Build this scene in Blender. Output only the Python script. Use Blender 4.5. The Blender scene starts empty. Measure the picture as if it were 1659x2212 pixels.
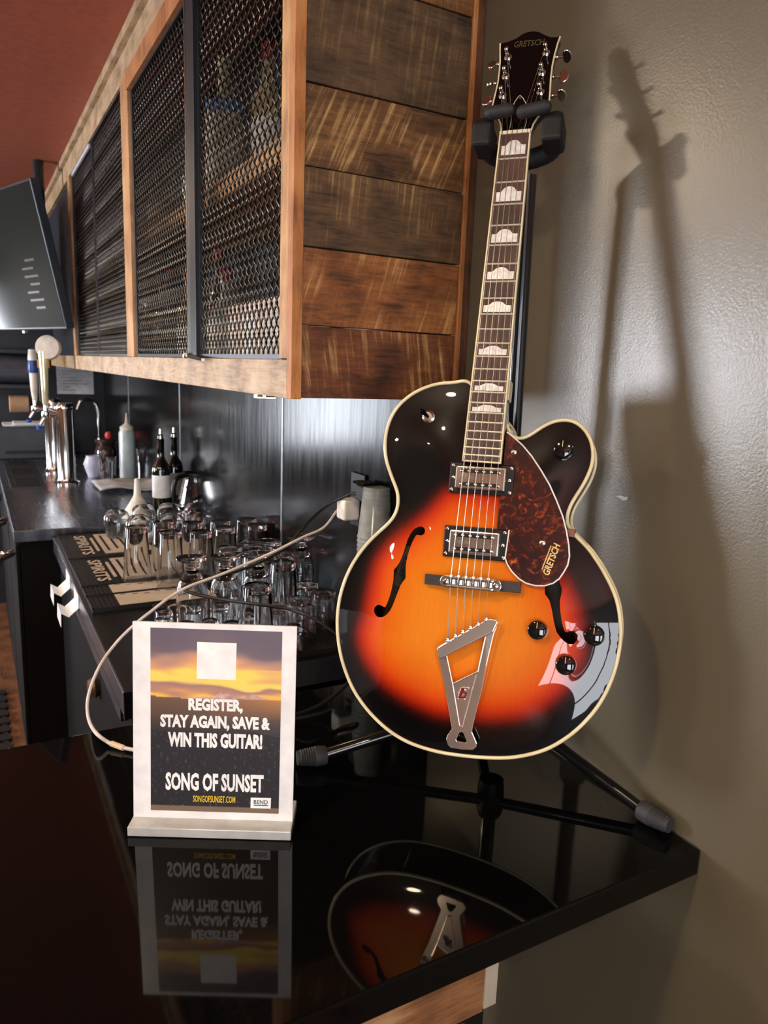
import bpy, math, random
from mathutils import Vector, Matrix, noise
from mathutils.geometry import delaunay_2d_cdt
random.seed(7)
scene = bpy.context.scene
COL = scene.collection
ZC = 1.07                      # height of the bar top above the floor; everything below is written relative to the bar top

# ------------------------------------------------------------------ camera
YAW, PITCH, ROLL, FPX, CAMZ = 0.513309, 0.191874, 0.038390, 1581.9, 0.61
W_, H_ = 1659.0, 2212.0
fw = Vector((-math.cos(YAW)*math.cos(PITCH), math.sin(YAW)*math.cos(PITCH), -math.sin(PITCH)))
r0 = fw.cross(Vector((0, 0, 1))).normalized()
u0 = r0.cross(fw)
CR = r0*math.cos(ROLL)+u0*math.sin(ROLL)
CU = -r0*math.sin(ROLL)+u0*math.cos(ROLL)
EYE = Vector((0, 0, CAMZ))
cam = bpy.data.cameras.new('camera')
cam.sensor_fit = 'VERTICAL'; cam.sensor_height = 24.0
cam.lens = FPX*24.0/H_
cam.clip_start = 0.02
cam_o = bpy.data.objects.new('camera', cam)
COL.objects.link(cam_o)
cam_o.matrix_world = Matrix(((CR.x, CU.x, -fw.x, 0), (CR.y, CU.y, -fw.y, 0), (CR.z, CU.z, -fw.z, CAMZ), (0, 0, 0, 1)))
cam.dof.use_dof = True
cam.dof.focus_distance = 1.02
cam.dof.aperture_fstop = 7.0
scene.camera = cam_o

# ------------------------------------------------------------------ world, lights, exposure
wd = bpy.data.worlds.new('world'); scene.world = wd; wd.use_nodes = True
wd.node_tree.nodes['Background'].inputs[0].default_value = (0.62, 0.66, 0.72, 1)
wd.node_tree.nodes['Background'].inputs[1].default_value = 0.5
DAY, DAYB, DAY2 = 54.0, 14.0, 10.0         # brightness of the sunny side's panes, and of the shaded side's
WARM = (1.0, 0.80, 0.56)
def area(name, loc, target, size, power, color, shape='DISK'):
    l = bpy.data.lights.new(name, 'AREA'); l.shape = shape; l.size = size; l.energy = power; l.color = color
    o = bpy.data.objects.new(name, l); COL.objects.link(o); o.location = loc
    o.rotation_euler = (Vector(target)-Vector(loc)).to_track_quat('-Z', 'Y').to_euler()
    return o
for i, (x, y, p) in enumerate([(-0.35, -0.75, 16), (0.75, -0.2, 16), (-0.5, -2.7, 22), (-2.3, -0.9, 20), (-4.3, -0.9, 16), (-1.6, -2.4, 18)]):
    area('ceiling_lamp', (x, y, 1.545), (x, y, 0), 0.11, p, WARM)
scene.view_settings.view_transform = 'Standard'
scene.view_settings.look = 'None'
scene.view_settings.gamma = 1.0
scene.view_settings.use_curve_mapping = False
scene.view_settings.exposure = 0.15
scene.cycles.max_bounces = 24; scene.cycles.transmission_bounces = 24; scene.cycles.transparent_max_bounces = 24

# ------------------------------------------------------------------ picture rays -> places on real planes
def ray(px, py):
    return CR*((px-W_/2)/FPX) - CU*((py-H_/2)/FPX) + fw
def onz(px, py, z):
    d = ray(px, py); return EYE+d*((z-CAMZ)/d.z)
def ony(px, py, y):
    d = ray(px, py); return EYE+d*(y/d.y)
def onx(px, py, x):
    d = ray(px, py); return EYE+d*(x/d.x)
def atd(px, py, dep):
    return EYE+ray(px, py)*dep

# ------------------------------------------------------------------ materials
MATS = {}
def sl(c):                     # sRGB 0-255 -> linear
    return tuple(((v/255)/12.92 if v/255 <= 0.04045 else ((v/255+0.055)/1.055)**2.4) for v in c)+(1.0,)
def mat(name, col, rough=0.5, metal=0.0, var=0.12, nscale=30.0, bump=0.0, bscale=200.0, coat=0.0, trans=0.0, ior=1.45, spec=0.5, emit=None, estr=0.0, stretch=(1, 1, 1), rvar=0.0):
    if name in MATS: return MATS[name]
    m = bpy.data.materials.new(name); m.use_nodes = True
    nt = m.node_tree; b = nt.nodes['Principled BSDF']
    c = sl(col)
    tc = nt.nodes.new('ShaderNodeTexCoord'); mp = nt.nodes.new('ShaderNodeMapping')
    mp.inputs['Scale'].default_value = stretch
    nt.links.new(tc.outputs['Object'], mp.inputs['Vector'])
    nz = nt.nodes.new('ShaderNodeTexNoise'); nz.inputs['Scale'].default_value = nscale; nz.inputs['Detail'].default_value = 4
    nt.links.new(mp.outputs['Vector'], nz.inputs['Vector'])
    cr = nt.nodes.new('ShaderNodeValToRGB')
    cr.color_ramp.elements[0].position = 0.3; cr.color_ramp.elements[1].position = 0.7
    cr.color_ramp.elements[0].color = tuple(v*(1-var) for v in c[:3])+(1,)
    cr.color_ramp.elements[1].color = tuple(min(1, v*(1+var)) for v in c[:3])+(1,)
    nt.links.new(nz.outputs['Fac'], cr.inputs['Fac']); nt.links.new(cr.outputs['Color'], b.inputs['Base Color'])
    b.inputs['Roughness'].default_value = rough; b.inputs['Metallic'].default_value = metal
    if rvar:
        mr = nt.nodes.new('ShaderNodeMapRange'); mr.inputs['To Min'].default_value = max(0, rough-rvar); mr.inputs['To Max'].default_value = rough+rvar
        nt.links.new(nz.outputs['Fac'], mr.inputs['Value']); nt.links.new(mr.outputs['Result'], b.inputs['Roughness'])
    b.inputs['Coat Weight'].default_value = coat; b.inputs['Coat Roughness'].default_value = 0.04
    b.inputs['Transmission Weight'].default_value = trans; b.inputs['IOR'].default_value = ior
    b.inputs['Specular IOR Level'].default_value = spec
    if emit:
        b.inputs['Emission Color'].default_value = sl(emit); b.inputs['Emission Strength'].default_value = estr
    if bump:
        n2 = nt.nodes.new('ShaderNodeTexNoise'); n2.inputs['Scale'].default_value = bscale; n2.inputs['Detail'].default_value = 3
        nt.links.new(mp.outputs['Vector'], n2.inputs['Vector'])
        bp = nt.nodes.new('ShaderNodeBump'); bp.inputs['Strength'].default_value = bump; bp.inputs['Distance'].default_value = 0.002
        nt.links.new(n2.outputs['Fac'], bp.inputs['Height']); nt.links.new(bp.outputs['Normal'], b.inputs['Normal'])
    MATS[name] = m
    return m
def wood(name, dark, mid, light, grain=(1, 1, 1), saw=None, seed=0.0, rough=0.55, streak=0.5):
    """weathered board: long grain noise, blotches, optional saw marks across the grain"""
    if name in MATS: return MATS[name]
    m = bpy.data.materials.new(name); m.use_nodes = True
    nt = m.node_tree; b = nt.nodes['Principled BSDF']; L = nt.links.new
    tc = nt.nodes.new('ShaderNodeTexCoord'); mp = nt.nodes.new('ShaderNodeMapping')
    mp.inputs['Location'].default_value = (seed, seed*1.7, seed*0.6); mp.inputs['Scale'].default_value = grain
    L(tc.outputs['Object'], mp.inputs['Vector'])
    n1 = nt.nodes.new('ShaderNodeTexNoise'); n1.inputs['Scale'].default_value = 9; n1.inputs['Detail'].default_value = 9; n1.inputs['Roughness'].default_value = 0.72; n1.inputs['Distortion'].default_value = 0.5
    L(mp.outputs['Vector'], n1.inputs['Vector'])
    mp2 = nt.nodes.new('ShaderNodeMapping'); mp2.inputs['Location'].default_value = (seed*2, seed, seed); L(tc.outputs['Object'], mp2.inputs['Vector'])
    n2 = nt.nodes.new('ShaderNodeTexNoise'); n2.inputs['Scale'].default_value = 11; n2.inputs['Detail'].default_value = 5
    L(mp2.outputs['Vector'], n2.inputs['Vector'])
    mx = nt.nodes.new('ShaderNodeMix'); mx.data_type = 'FLOAT'; mx.inputs[0].default_value = 0.5
    L(n1.outputs['Fac'], mx.inputs[2]); L(n2.outputs['Fac'], mx.inputs[3])
    cr = nt.nodes.new('ShaderNodeValToRGB'); e = cr.color_ramp.elements
    e[0].position = 0.36; e[0].color = sl(dark); e[1].position = 0.66; e[1].color = sl(light)
    k = e.new(0.5); k.color = sl(mid)
    L(mx.outputs[0], cr.inputs['Fac'])
    out = cr.outputs['Color']
    if saw:
        mp3 = nt.nodes.new('ShaderNodeMapping'); mp3.vector_type = 'TEXTURE'; mp3.inputs['Rotation'].default_value = (saw[0], 0, 0); mp3.inputs['Scale'].default_value = (1, 1/saw[1], 1/(saw[1]*0.045))
        mp3.inputs['Location'].default_value = (0, seed*3, seed)
        L(tc.outputs['Object'], mp3.inputs['Vector'])
        n3 = nt.nodes.new('ShaderNodeTexNoise'); n3.inputs['Scale'].default_value = 1.0; n3.inputs['Detail'].default_value = 5; n3.inputs['Roughness'].default_value = 0.7
        L(mp3.outputs['Vector'], n3.inputs['Vector'])
        mm = nt.nodes.new('ShaderNodeMath'); mm.operation = 'MULTIPLY'
        c3 = nt.nodes.new('ShaderNodeValToRGB'); c3.color_ramp.elements[0].position = 0.50; c3.color_ramp.elements[1].position = 0.66
        L(n3.outputs['Fac'], c3.inputs['Fac'])
        c4 = nt.nodes.new('ShaderNodeValToRGB'); c4.color_ramp.elements[0].position = 0.40; c4.color_ramp.elements[1].position = 0.60
        L(n2.outputs['Fac'], c4.inputs['Fac'])
        L(c3.outputs['Color'], mm.inputs[0]); L(c4.outputs['Color'], mm.inputs[1])
        m2 = nt.nodes.new('ShaderNodeMath'); m2.operation = 'MULTIPLY'; m2.inputs[1].default_value = streak; L(mm.outputs[0], m2.inputs[0])
        mc = nt.nodes.new('ShaderNodeMix'); mc.data_type = 'RGBA'; L(m2.outputs[0], mc.inputs[0]); L(out, mc.inputs[6]); mc.inputs[7].default_value = sl(saw[2])
        out = mc.outputs[2]
    mp4 = nt.nodes.new('ShaderNodeMapping'); mp4.inputs['Location'].default_value = (seed, seed*2.3, seed*1.1); mp4.inputs['Scale'].default_value = tuple(1+0.12*g for g in grain); L(tc.outputs['Object'], mp4.inputs['Vector'])
    n5 = nt.nodes.new('ShaderNodeTexNoise'); n5.inputs['Scale'].default_value = 7; n5.inputs['Detail'].default_value = 6; n5.inputs['Roughness'].default_value = 0.65; L(mp4.outputs['Vector'], n5.inputs['Vector'])
    c5 = nt.nodes.new('ShaderNodeValToRGB'); c5.color_ramp.elements[0].position = 0.34; c5.color_ramp.elements[0].color = (0.42, 0.40, 0.40, 1); c5.color_ramp.elements[1].position = 0.56; c5.color_ramp.elements[1].color = (1, 1, 1, 1)
    L(n5.outputs['Fac'], c5.inputs['Fac'])
    mst = nt.nodes.new('ShaderNodeMix'); mst.data_type = 'RGBA'; mst.blend_type = 'MULTIPLY'; mst.inputs[0].default_value = 0.75 if saw else 0.45; L(out, mst.inputs[6]); L(c5.outputs['Color'], mst.inputs[7]); out = mst.outputs[2]
    L(out, b.inputs['Base Color'])
    b.inputs['Roughness'].default_value = rough
    bp = nt.nodes.new('ShaderNodeBump'); bp.inputs['Strength'].default_value = 0.35; bp.inputs['Distance'].default_value = 0.0015
    L(n1.outputs['Fac'], bp.inputs['Height']); L(bp.outputs['Normal'], b.inputs['Normal'])
    MATS[name] = m
    return m
def attr_mat(name, attr, rough=0.5, coat=0.0, grainy=0.0):
    m = bpy.data.materials.new(name); m.use_nodes = True
    nt = m.node_tree; b = nt.nodes['Principled BSDF']; L = nt.links.new
    a = nt.nodes.new('ShaderNodeAttribute'); a.attribute_name = attr
    out = a.outputs['Color']
    if grainy:
        tc = nt.nodes.new('ShaderNodeTexCoord'); mp = nt.nodes.new('ShaderNodeMapping'); mp.inputs['Scale'].default_value = (420, 26, 60)
        L(tc.outputs['Object'], mp.inputs['Vector'])
        n = nt.nodes.new('ShaderNodeTexNoise'); n.inputs['Scale'].default_value = 1.0; n.inputs['Detail'].default_value = 3; L(mp.outputs['Vector'], n.inputs['Vector'])
        mr = nt.nodes.new('ShaderNodeMapRange'); mr.inputs['To Min'].default_value = 1-grainy; mr.inputs['To Max'].default_value = 1+grainy; L(n.outputs['Fac'], mr.inputs['Value'])
        mc = nt.nodes.new('ShaderNodeMix'); mc.data_type = 'RGBA'; mc.blend_type = 'MULTIPLY'; mc.inputs[0].default_value = 1
        L(out, mc.inputs[6]); L(mr.outputs['Result'], mc.inputs[7]); out = mc.outputs[2]
    L(out, b.inputs['Base Color']); b.inputs['Roughness'].default_value = rough
    b.inputs['Specular IOR Level'].default_value = 0.08 if coat == 1.0 else 0.5
    b.inputs['Coat Weight'].default_value = coat; b.inputs['Coat Roughness'].default_value = 0.015; b.inputs['Coat IOR'].default_value = 1.5
    MATS[name] = m
    return m
M_CHROME = mat('chrome', (228, 224, 218), 0.12, 1.0, 0.03)
M_NICKEL = mat('brushed_nickel', (205, 200, 190), 0.22, 1.0, 0.06, rvar=0.06)
M_STEEL = mat('stainless_steel', (150, 155, 165), 0.26, 1.0, 0.08, 6, rvar=0.08, stretch=(1, 8, 1))
M_STEELD = mat('dark_worn_steel', (92, 94, 100), 0.32, 1.0, 0.1, 6, rvar=0.08, stretch=(1, 8, 1))
M_BLACKG = mat('black_gloss_lacquer', (8, 8, 9), 0.08, 0, 0.1, spec=0.45)
M_BLACKP = mat('black_satin_paint', (14, 15, 17), 0.38)
M_BLACKR = mat('black_rubber', (20, 20, 22), 0.62, bump=0.2)
M_RUBBERG = mat('grey_worn_rubber', (52, 52, 54), 0.6, bump=0.3, bscale=400)
M_IRON = mat('black_powdercoat_frame', (22, 26, 32), 0.42)
M_WIRE = mat('blackened_wire', (74, 73, 71), 0.30, 0.9, 0.1)
M_GLASS = mat('clear_glass', (250, 252, 252), 0.0, 0, 0.0, trans=1.0, ior=1.46)
M_CREAM = mat('aged_cream_binding', (226, 212, 172), 0.3, coat=0.5)
M_WHITE = mat('white_plastic', (232, 230, 228), 0.35)
M_PAPER = mat('white_paper', (222, 226, 234), 0.7)
M_WALL = mat('taupe_semigloss_paint', (98, 90, 72), 0.31, 0, 0.03, 5, bump=0.16, bscale=260, spec=0.9)
M_SPLASH = mat('brushed_black_laminate', (26, 28, 31), 0.17, 0.75, 0.25, 60, bump=0.12, bscale=55, stretch=(1, 1, 0.08), rvar=0.07)
M_GRANITE = mat('black_polished_quartz', (7, 7, 8), 0.04, 0, 0.3, 300, spec=0.32)
M_CEIL = mat('brick_red_paint', (176, 95, 70), 0.6, bump=0.1)
M_FLOOR = wood('brown_plank_floor', (60, 40, 28), (112, 76, 52), (138, 96, 66), (2, 14, 14), rough=0.4)

# ------------------------------------------------------------------ mesh building
class MB:
    def __init__(s): s.v = []; s.f = []
    def add(s, vs, fs):
        n = len(s.v); s.v += [tuple(p) for p in vs]; s.f += [tuple(i+n for i in f) for f in fs]; return s
    def box(s, x0, x1, y0, y1, z0, z1):
        return s.add([(x0, y0, z0), (x1, y0, z0), (x1, y1, z0), (x0, y1, z0), (x0, y0, z1), (x1, y0, z1), (x1, y1, z1), (x0, y1, z1)],
                     [(3, 2, 1, 0), (4, 5, 6, 7), (0, 1, 5, 4), (1, 2, 6, 5), (2, 3, 7, 6), (3, 0, 4, 7)])
    def obox(s, c, ax, ay, az, hx, hy, hz):
        c = Vector(c); out = []
        for sz in (-1, 1):
            for sx, sy in ((-1, -1), (1, -1), (1, 1), (-1, 1)):
                out.append(c+ax*(sx*hx)+ay*(sy*hy)+az*(sz*hz))
        return s.add(out, [(3, 2, 1, 0), (4, 5, 6, 7), (0, 1, 5, 4), (1, 2, 6, 5), (2, 3, 7, 6), (3, 0, 4, 7)])
    def lathe(s, prof, c=(0, 0, 0), n=24, ax=None):
        """profile of (r, h) along axis ax from c; points with r==0 close on the axis"""
        c = Vector(c); az = Vector(ax or (0, 0, 1)).normalized()
        a1 = az.orthogonal().normalized(); a2 = az.cross(a1)
        vs = []; fs = []; rows = []
        for r, h in prof:
            if r < 1e-6: rows.append([len(vs)]); vs.append(c+az*h)
            else:
                rows.append(list(range(len(vs), len(vs)+n)))
                for k in range(n):
                    t = 2*math.pi*k/n; vs.append(c+az*h+a1*(r*math.cos(t))+a2*(r*math.sin(t)))
        for A, B in zip(rows, rows[1:]):
            for k in range(n):
                k2 = (k+1) % n
                if len(A) == 1 and len(B) == 1: break
                if len(A) == 1: fs.append((A[0], B[k], B[k2]))
                elif len(B) == 1: fs.append((A[k], B[0], A[k2]))
                else: fs.append((A[k], B[k], B[k2], A[k2]))
        return s.add(vs, fs)
    def cyl(s, a, b, r, n=16, r2=None):
        a = Vector(a); b = Vector(b); L = (b-a).length
        return s.lathe([(0, 0), (r, 0), (r if r2 is None else r2, L), (0, L)], a, n, (b-a))
    def tube(s, pts, r, n=8, closed=False, flat=1.0):
        pts = [Vector(p) for p in pts]; N = len(pts); vs = []; fs = []
        t0 = (pts[1]-pts[0]).normalized(); nrm = t0.orthogonal().normalized()
        for i, p in enumerate(pts):
            if closed: t = (pts[(i+1) % N]-pts[i-1]).normalized()
            else: t = (pts[min(i+1, N-1)]-pts[max(i-1, 0)]).normalized()
            nrm = (nrm-t*nrm.dot(t)); nrm = nrm.normalized() if nrm.length > 1e-8 else t.orthogonal().normalized()
            bn = t.cross(nrm); rr = r[i] if isinstance(r, (list, tuple)) else r
            for k in range(n):
                a = 2*math.pi*k/n; vs.append(p+nrm*(rr*math.cos(a))+bn*(rr*flat*math.sin(a)))
        for i in range(N if closed else N-1):
            for k in range(n):
                k2 = (k+1) % n; i2 = (i+1) % N
                fs.append((i*n+k, i*n+k2, i2*n+k2, i2*n+k))
        if not closed:
            fs.append(tuple(range(n-1, -1, -1))); fs.append(tuple((N-1)*n+k for k in range(n)))
        return s.add(vs, fs)
    def prism(s, poly, o, ax, ay, h0, h1, az=None):
        """flat outline (2D list) in the frame o, ax, ay, pulled from h0 to h1 along the normal"""
        o = Vector(o); ax = Vector(ax); ay = Vector(ay); az = Vector(az) if az else ax.cross(ay)
        N = len(poly)
        vs = [o+ax*a+ay*b+az*h0 for a, b in poly]+[o+ax*a+ay*b+az*h1 for a, b in poly]
        ar = sum(poly[i][0]*poly[(i+1) % N][1]-poly[(i+1) % N][0]*poly[i][1] for i in range(N))
        fs = [tuple(range(N-1, -1, -1)), tuple(range(N, 2*N))]+[(i, (i+1) % N, N+(i+1) % N, N+i) for i in range(N)]
        if (ar < 0) != (h1 < h0): fs = [tuple(reversed(f)) for f in fs]
        return s.add(vs, fs)
    def build(s, name, m, parent=None, origin=None, smooth=False, bevel=0.0, seg=2, sharp=40):
        """vertices are absolute unless the parent is rotated (then they are in its frame)"""
        off = Vector((0, 0, 0))
        if parent is not None:
            q = parent
            while q is not None:
                if not q.get('_frame'): off += q.location
                q = q.parent
        elif origin is not None: off = Vector(origin)
        me = bpy.data.meshes.new(name)
        me.from_pydata([tuple(Vector(p)-off) for p in s.v], [], s.f); me.validate(); me.update()
        o = bpy.data.objects.new(name, me); COL.objects.link(o)
        if m: me.materials.append(m)
        if parent is not None: o.parent = parent
        elif origin is not None: o.location = off
        if smooth:
            me.polygons.foreach_set('use_smooth', [True]*len(me.polygons))
            me.set_sharp_from_angle(angle=math.radians(sharp))
        if bevel:
            b = o.modifiers.new('bevel', 'BEVEL'); b.width = bevel; b.segments = seg; b.limit_method = 'ANGLE'; b.angle_limit = math.radians(35)
        return o
def tag(o, label=None, cat=None, group=None, kind=None):
    if label: o['label'] = label
    if cat: o['category'] = cat
    if group: o['group'] = group
    if kind: o['kind'] = kind
    return o
def empty(name, loc, label=None, cat=None, group=None, kind=None):
    o = bpy.data.objects.new(name, None); COL.objects.link(o); o.location = loc; o.empty_display_size = 0.05
    return tag(o, label, cat, group, kind)
def copy_tree(o, parent=None):
    c = o.copy(); COL.objects.link(c); c.parent = parent
    for ch in list(o.children): copy_tree(ch, c)
    return c
def smooth_path(pts, sub=8):
    """Catmull-Rom through the points"""
    P = [Vector(p) for p in pts]; P = [P[0]*2-P[1]]+P+[P[-1]*2-P[-2]]; out = []
    for i in range(1, len(P)-2):
        for k in range(sub):
            t = k/sub; a, b, c, d = P[i-1], P[i], P[i+1], P[i+2]
            out.append(0.5*((2*b)+(c-a)*t+(2*a-5*b+4*c-d)*t*t+(3*b-a-3*c+d)*t**3))
    out.append(P[-2]); return out
def smooth_loop2(pts, sub=4):
    N = len(pts); out = []
    for i in range(N):
        a, b, c, d = [Vector(pts[(i+k-1) % N]) for k in range(4)]
        for k in range(sub):
            t = k/sub; q = 0.5*((2*b)+(c-a)*t+(2*a-5*b+4*c-d)*t*t+(3*b-a-3*c+d)*t**3); out.append((q.x, q.y))
    return out
def text_geo(s, size=1.0, bold=0.0, wx=1.0, space=1.0, res=2):
    """lettering as flat triangles: (verts2d, faces, width, height), centred"""
    cu = bpy.data.curves.new('lettering', 'FONT'); cu.body = s; cu.size = size; cu.offset = bold; cu.space_character = space; cu.resolution_u = res
    cu.align_x = 'CENTER'
    o = bpy.data.objects.new('lettering', cu); COL.objects.link(o)
    dg = bpy.context.evaluated_depsgraph_get()
    me = bpy.data.meshes.new_from_object(o.evaluated_get(dg))
    v = [(p.co.x*wx, p.co.y) for p in me.vertices]; f = [tuple(p.vertices) for p in me.polygons]
    bpy.data.objects.remove(o); bpy.data.curves.remove(cu); bpy.data.meshes.remove(me)
    x0 = min(p[0] for p in v); x1 = max(p[0] for p in v); y0 = min(p[1] for p in v); y1 = max(p[1] for p in v)
    v = [(a-(x0+x1)/2, b-(y0+y1)/2) for a, b in v]
    return v, f, x1-x0, y1-y0
def lettering(mb, s, c, ax, ay, width, height, lift=0.0003, bold=0.02, space=1.0, slant=0.0, thick=0.0):
    v, f, w, h = text_geo(s, 1.0, bold, 1.0, space)
    c = Vector(c); n = Vector(ax).cross(Vector(ay))
    P = [c+Vector(ax)*(a/w*width+slant*b/h*height)+Vector(ay)*(b/h*height)+n*lift for a, b in v]
    mb.add(P, f)
    if thick:
        mb.add([p-n*thick for p in P], [tuple(reversed(q)) for q in f])
    return mb
X, Y, Z = Vector((1, 0, 0)), Vector((0, 1, 0)), Vector((0, 0, 1))

# ------------------------------------------------------------------ the setting
YW = 0.812; FLOOR = -ZC; TOP = 1.56; XF = -5.48
def struct(o): o['kind'] = 'structure'; return o
wall_back = struct(MB().box(-9.6, 3.6, YW, YW+0.12, FLOOR, TOP).build('wall_back', M_WALL, None, (0, YW, FLOOR)))
struct(MB().box(-9.6, 3.6, -4.2, YW+0.12, FLOOR-0.1, FLOOR).build('floor', M_FLOOR, None, (0, 0, FLOOR)))
struct(MB().box(-9.6, 3.6, -4.2, YW+0.12, TOP, TOP+0.1).build('ceiling', M_CEIL, None, (0, 0, TOP)))
M_DARKW = mat('charcoal_wall_paint', (38, 42, 50), 0.5)
struct(MB().box(XF-0.12, XF, -0.35, YW, FLOOR, TOP).build('wall_far', M_DARKW, None, (XF, 0, FLOOR)))
M_ROOM = mat('dark_brown_room_paint', (84, 75, 67), 0.6)
struct(MB().box(3.5, 3.6, -4.2, YW, FLOOR, TOP).build('wall_behind', M_ROOM, None, (3.5, 0, FLOOR)))
struct(MB().box(-9.7, -9.6, -4.2, YW, FLOOR, TOP).build('wall_end', M_ROOM, None, (-9.6, 0, FLOOR)))
WINS = [(-5.35, -4.1, 0.0, 1.15), (-2.45, -1.75, 0.55, 1.45)]
wl = MB(); yl = -4.2
xs = [-9.6]+[v for w in WINS for v in w[:2]]+[3.6]
for i in range(0, len(xs), 2): wl.box(xs[i], xs[i+1], yl-0.14, yl, FLOOR, TOP)
for x0, x1, z0, z1 in WINS: wl.box(x0, x1, yl-0.14, yl, FLOOR, z0); wl.box(x0, x1, yl-0.14, yl, z1, TOP)
struct(wl.build('wall_street', M_ROOM, None, (0, yl, FLOOR)))
def pane(strength): return mat('daylit_pane_%d' % strength, (236, 242, 252), 0.3, emit=(236, 241, 250), estr=float(strength))
for i, (x0, x1, z0, z1) in enumerate(WINS):
    wo = struct(empty('window_%d' % (i+1), ((x0+x1)/2, yl-0.07, z0)))
    MB().box(x0, x1, yl-0.09, yl-0.08, z0, z1).build('pane', pane([DAY, DAYB][i]), wo)
    f = MB(); t = 0.04
    f.box(x0, x0+t, yl-0.08, yl-0.02, z0, z1).box(x1-t, x1, yl-0.08, yl-0.02, z0, z1).box(x0, x1, yl-0.08, yl-0.02, z0, z0+t).box(x0, x1, yl-0.08, yl-0.02, z1-t, z1).box((x0+x1)/2-t/2, (x0+x1)/2+t/2, yl-0.08, yl-0.02, z0, z1)
    f.build('window_frame', M_BLACKP, wo)
for i, (xw, sgn, y0, y1, z0, z1, st_) in enumerate([(3.5, -1, -3.6, -2.1, -0.5, 1.25, DAY2), (3.5, -1, -1.6, -0.3, -0.5, 1.25, DAY2), (-9.6, 1, -3.95, -2.3, -0.5, 0.6, 16)]):
    wo = struct(empty('window_%d' % (i+3), (xw, (y0+y1)/2, z0)))
    a_, b_ = sorted((xw+sgn*0.012, xw+sgn*0.002)); MB().box(a_, b_, y0, y1, z0, z1).build('pane', pane(st_), wo)
    a_, b_ = sorted((xw+sgn*0.05, xw+sgn*0.013)); f = MB(); t = 0.04
    f.box(a_, b_, y0, y0+t, z0, z1).box(a_, b_, y1-t, y1, z0, z1).box(a_, b_, y0, y1, z0, z0+t).box(a_, b_, y0, y1, z1-t, z1).box(a_, b_, (y0+y1)/2-t/2, (y0+y1)/2+t/2, z0, z1)
    f.build('window_frame', M_BLACKP, wo)

# back wall: laminate backsplash in sheets with metal joints, a paint chip
seams = [-1.2085, -2.066, -3.32, -4.55, XF]
for a, b in zip(seams, seams[1:]):
    MB().box(b+0.004, a-0.004, YW-0.006, YW, -0.30, 0.60).build('backsplash_panel', M_SPLASH, wall_back)
M_JOINT = mat('aluminium_joint', (150, 156, 158), 0.35, 0.9)
for a in seams[1:4]:
    MB().box(a-0.005, a+0.005, YW-0.0085, YW, -0.30, 0.60).build('joint_strip', M_JOINT, wall_back, bevel=0.001)
c = ony(1345, 1075, YW)
MB().prism([(-.012, 0), (-.004, .003), (.004, .002), (.010, .003), (.009, -.002), (.002, -.004), (-.004, -.001)], c-Y*0.0008, X, Z, 0, 0.001).build('paint_chip', mat('chipped_plaster', (205, 205, 198), 0.7), wall_back)

# ------------------------------------------------------------------ bar counter
CX0, CX1 = -1.212, -0.545
bf = empty('bar_counter', (-0.88, -0.4, FLOOR), 'bar counter with black polished stone top butting against the grey wall', 'bar counter')
MB().box(CX0, CX1, -1.6, YW-0.0005, -0.038, 0).build('stone_top', M_GRANITE, bf, bevel=0.004, seg=3)
M_APRON = wood('apron_board', (92, 58, 34), (150, 104, 66), (186, 146, 104), (9, 1.2, 14), rough=0.5)
tag(MB().box(-0.585, -0.565, -1.6, 0.475, -0.117, -0.039).build('apron_board', M_APRON, bf), 'reclaimed wood apron board')
tag(MB().box(-0.590, -0.563, 0.475, 0.493, -0.113, -0.039).build('end_strip', mat('pale_edge_strip', (178, 168, 150), 0.5), bf, bevel=0.001), 'pale metal end strip')
MB().box(-1.19, -0.575, -1.6, 0.485, FLOOR, -0.117).build('black_panel', M_BLACKP, bf)
MB().cyl((-0.5755, 0.455, -0.135), (-0.5735, 0.455, -0.135), 0.003, 10).build('screw', M_CHROME, bf)

# ------------------------------------------------------------------ wall cabinet with wire doors
cab = empty('wall_cabinet', (-3.1, 0.64, 0.556), 'long reclaimed-wood wall cabinet with black wire mesh doors and planked end', 'cabinet')
YC = 0.462; XE = -1.15; CB = 0.556; CT = 1.545
zs = [0.557, 0.677, 0.801, 0.923, 1.045, 1.205, 1.36, TOP-0.002]
pal = [((62, 35, 21), (114, 63, 34), (149, 94, 52)), ((80, 48, 27), (144, 87, 45), (170, 115, 65)), ((55, 42, 29), (106, 77, 50), (132, 100, 67)),
       ((50, 35, 24), (114, 77, 45), (154, 109, 63)), ((52, 40, 29), (97, 73, 50), (121, 94, 63)), ((73, 45, 24), (132, 85, 44), (161, 112, 59)), ((73, 45, 24), (132, 85, 44), (161, 112, 59))]
angs = [0.16, -0.30, -0.08, -0.42, -0.12, 0.1, 0.2]
for i in range(7):
    wm = wood('plank_%d' % i, *pal[i], grain=(1, 1.6, 16), saw=(angs[i], 105, (232, 188, 122)), seed=3.1*i+0.4, streak=[0.75, 0.6, 0.5, 0.85, 0.25, 0.4, 0.4][i])
    MB().box(XE-0.018, XE-0.003+0.0016*((i*7) % 3-1), 0.482, 0.786, zs[i]+0.001, zs[i+1]-0.0012).build('plank', wm, cab, bevel=0.0012)
W_ORANGE = wood('orange_trim', (136, 82, 42), (190, 124, 70), (208, 146, 90), (14, 14, 1.4), rough=0.5)
W_PALE = wood('pale_weathered_oak', (132, 104, 74), (192, 162, 124), (222, 200, 166), (1.6, 12, 14), rough=0.45)
W_POST = wood('oak_post', (140, 98, 58), (200, 150, 98), (222, 180, 126), (14, 14, 1.6), rough=0.48)
W_DARKT = wood('dark_back_trim', (60, 34, 20), (98, 58, 34), (120, 76, 46), (14, 14, 1.6))
MB().box(XE-0.02, XE, YC, 0.481, CB, TOP-0.002).build('corner_trim', W_ORANGE, cab, bevel=0.001)
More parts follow.
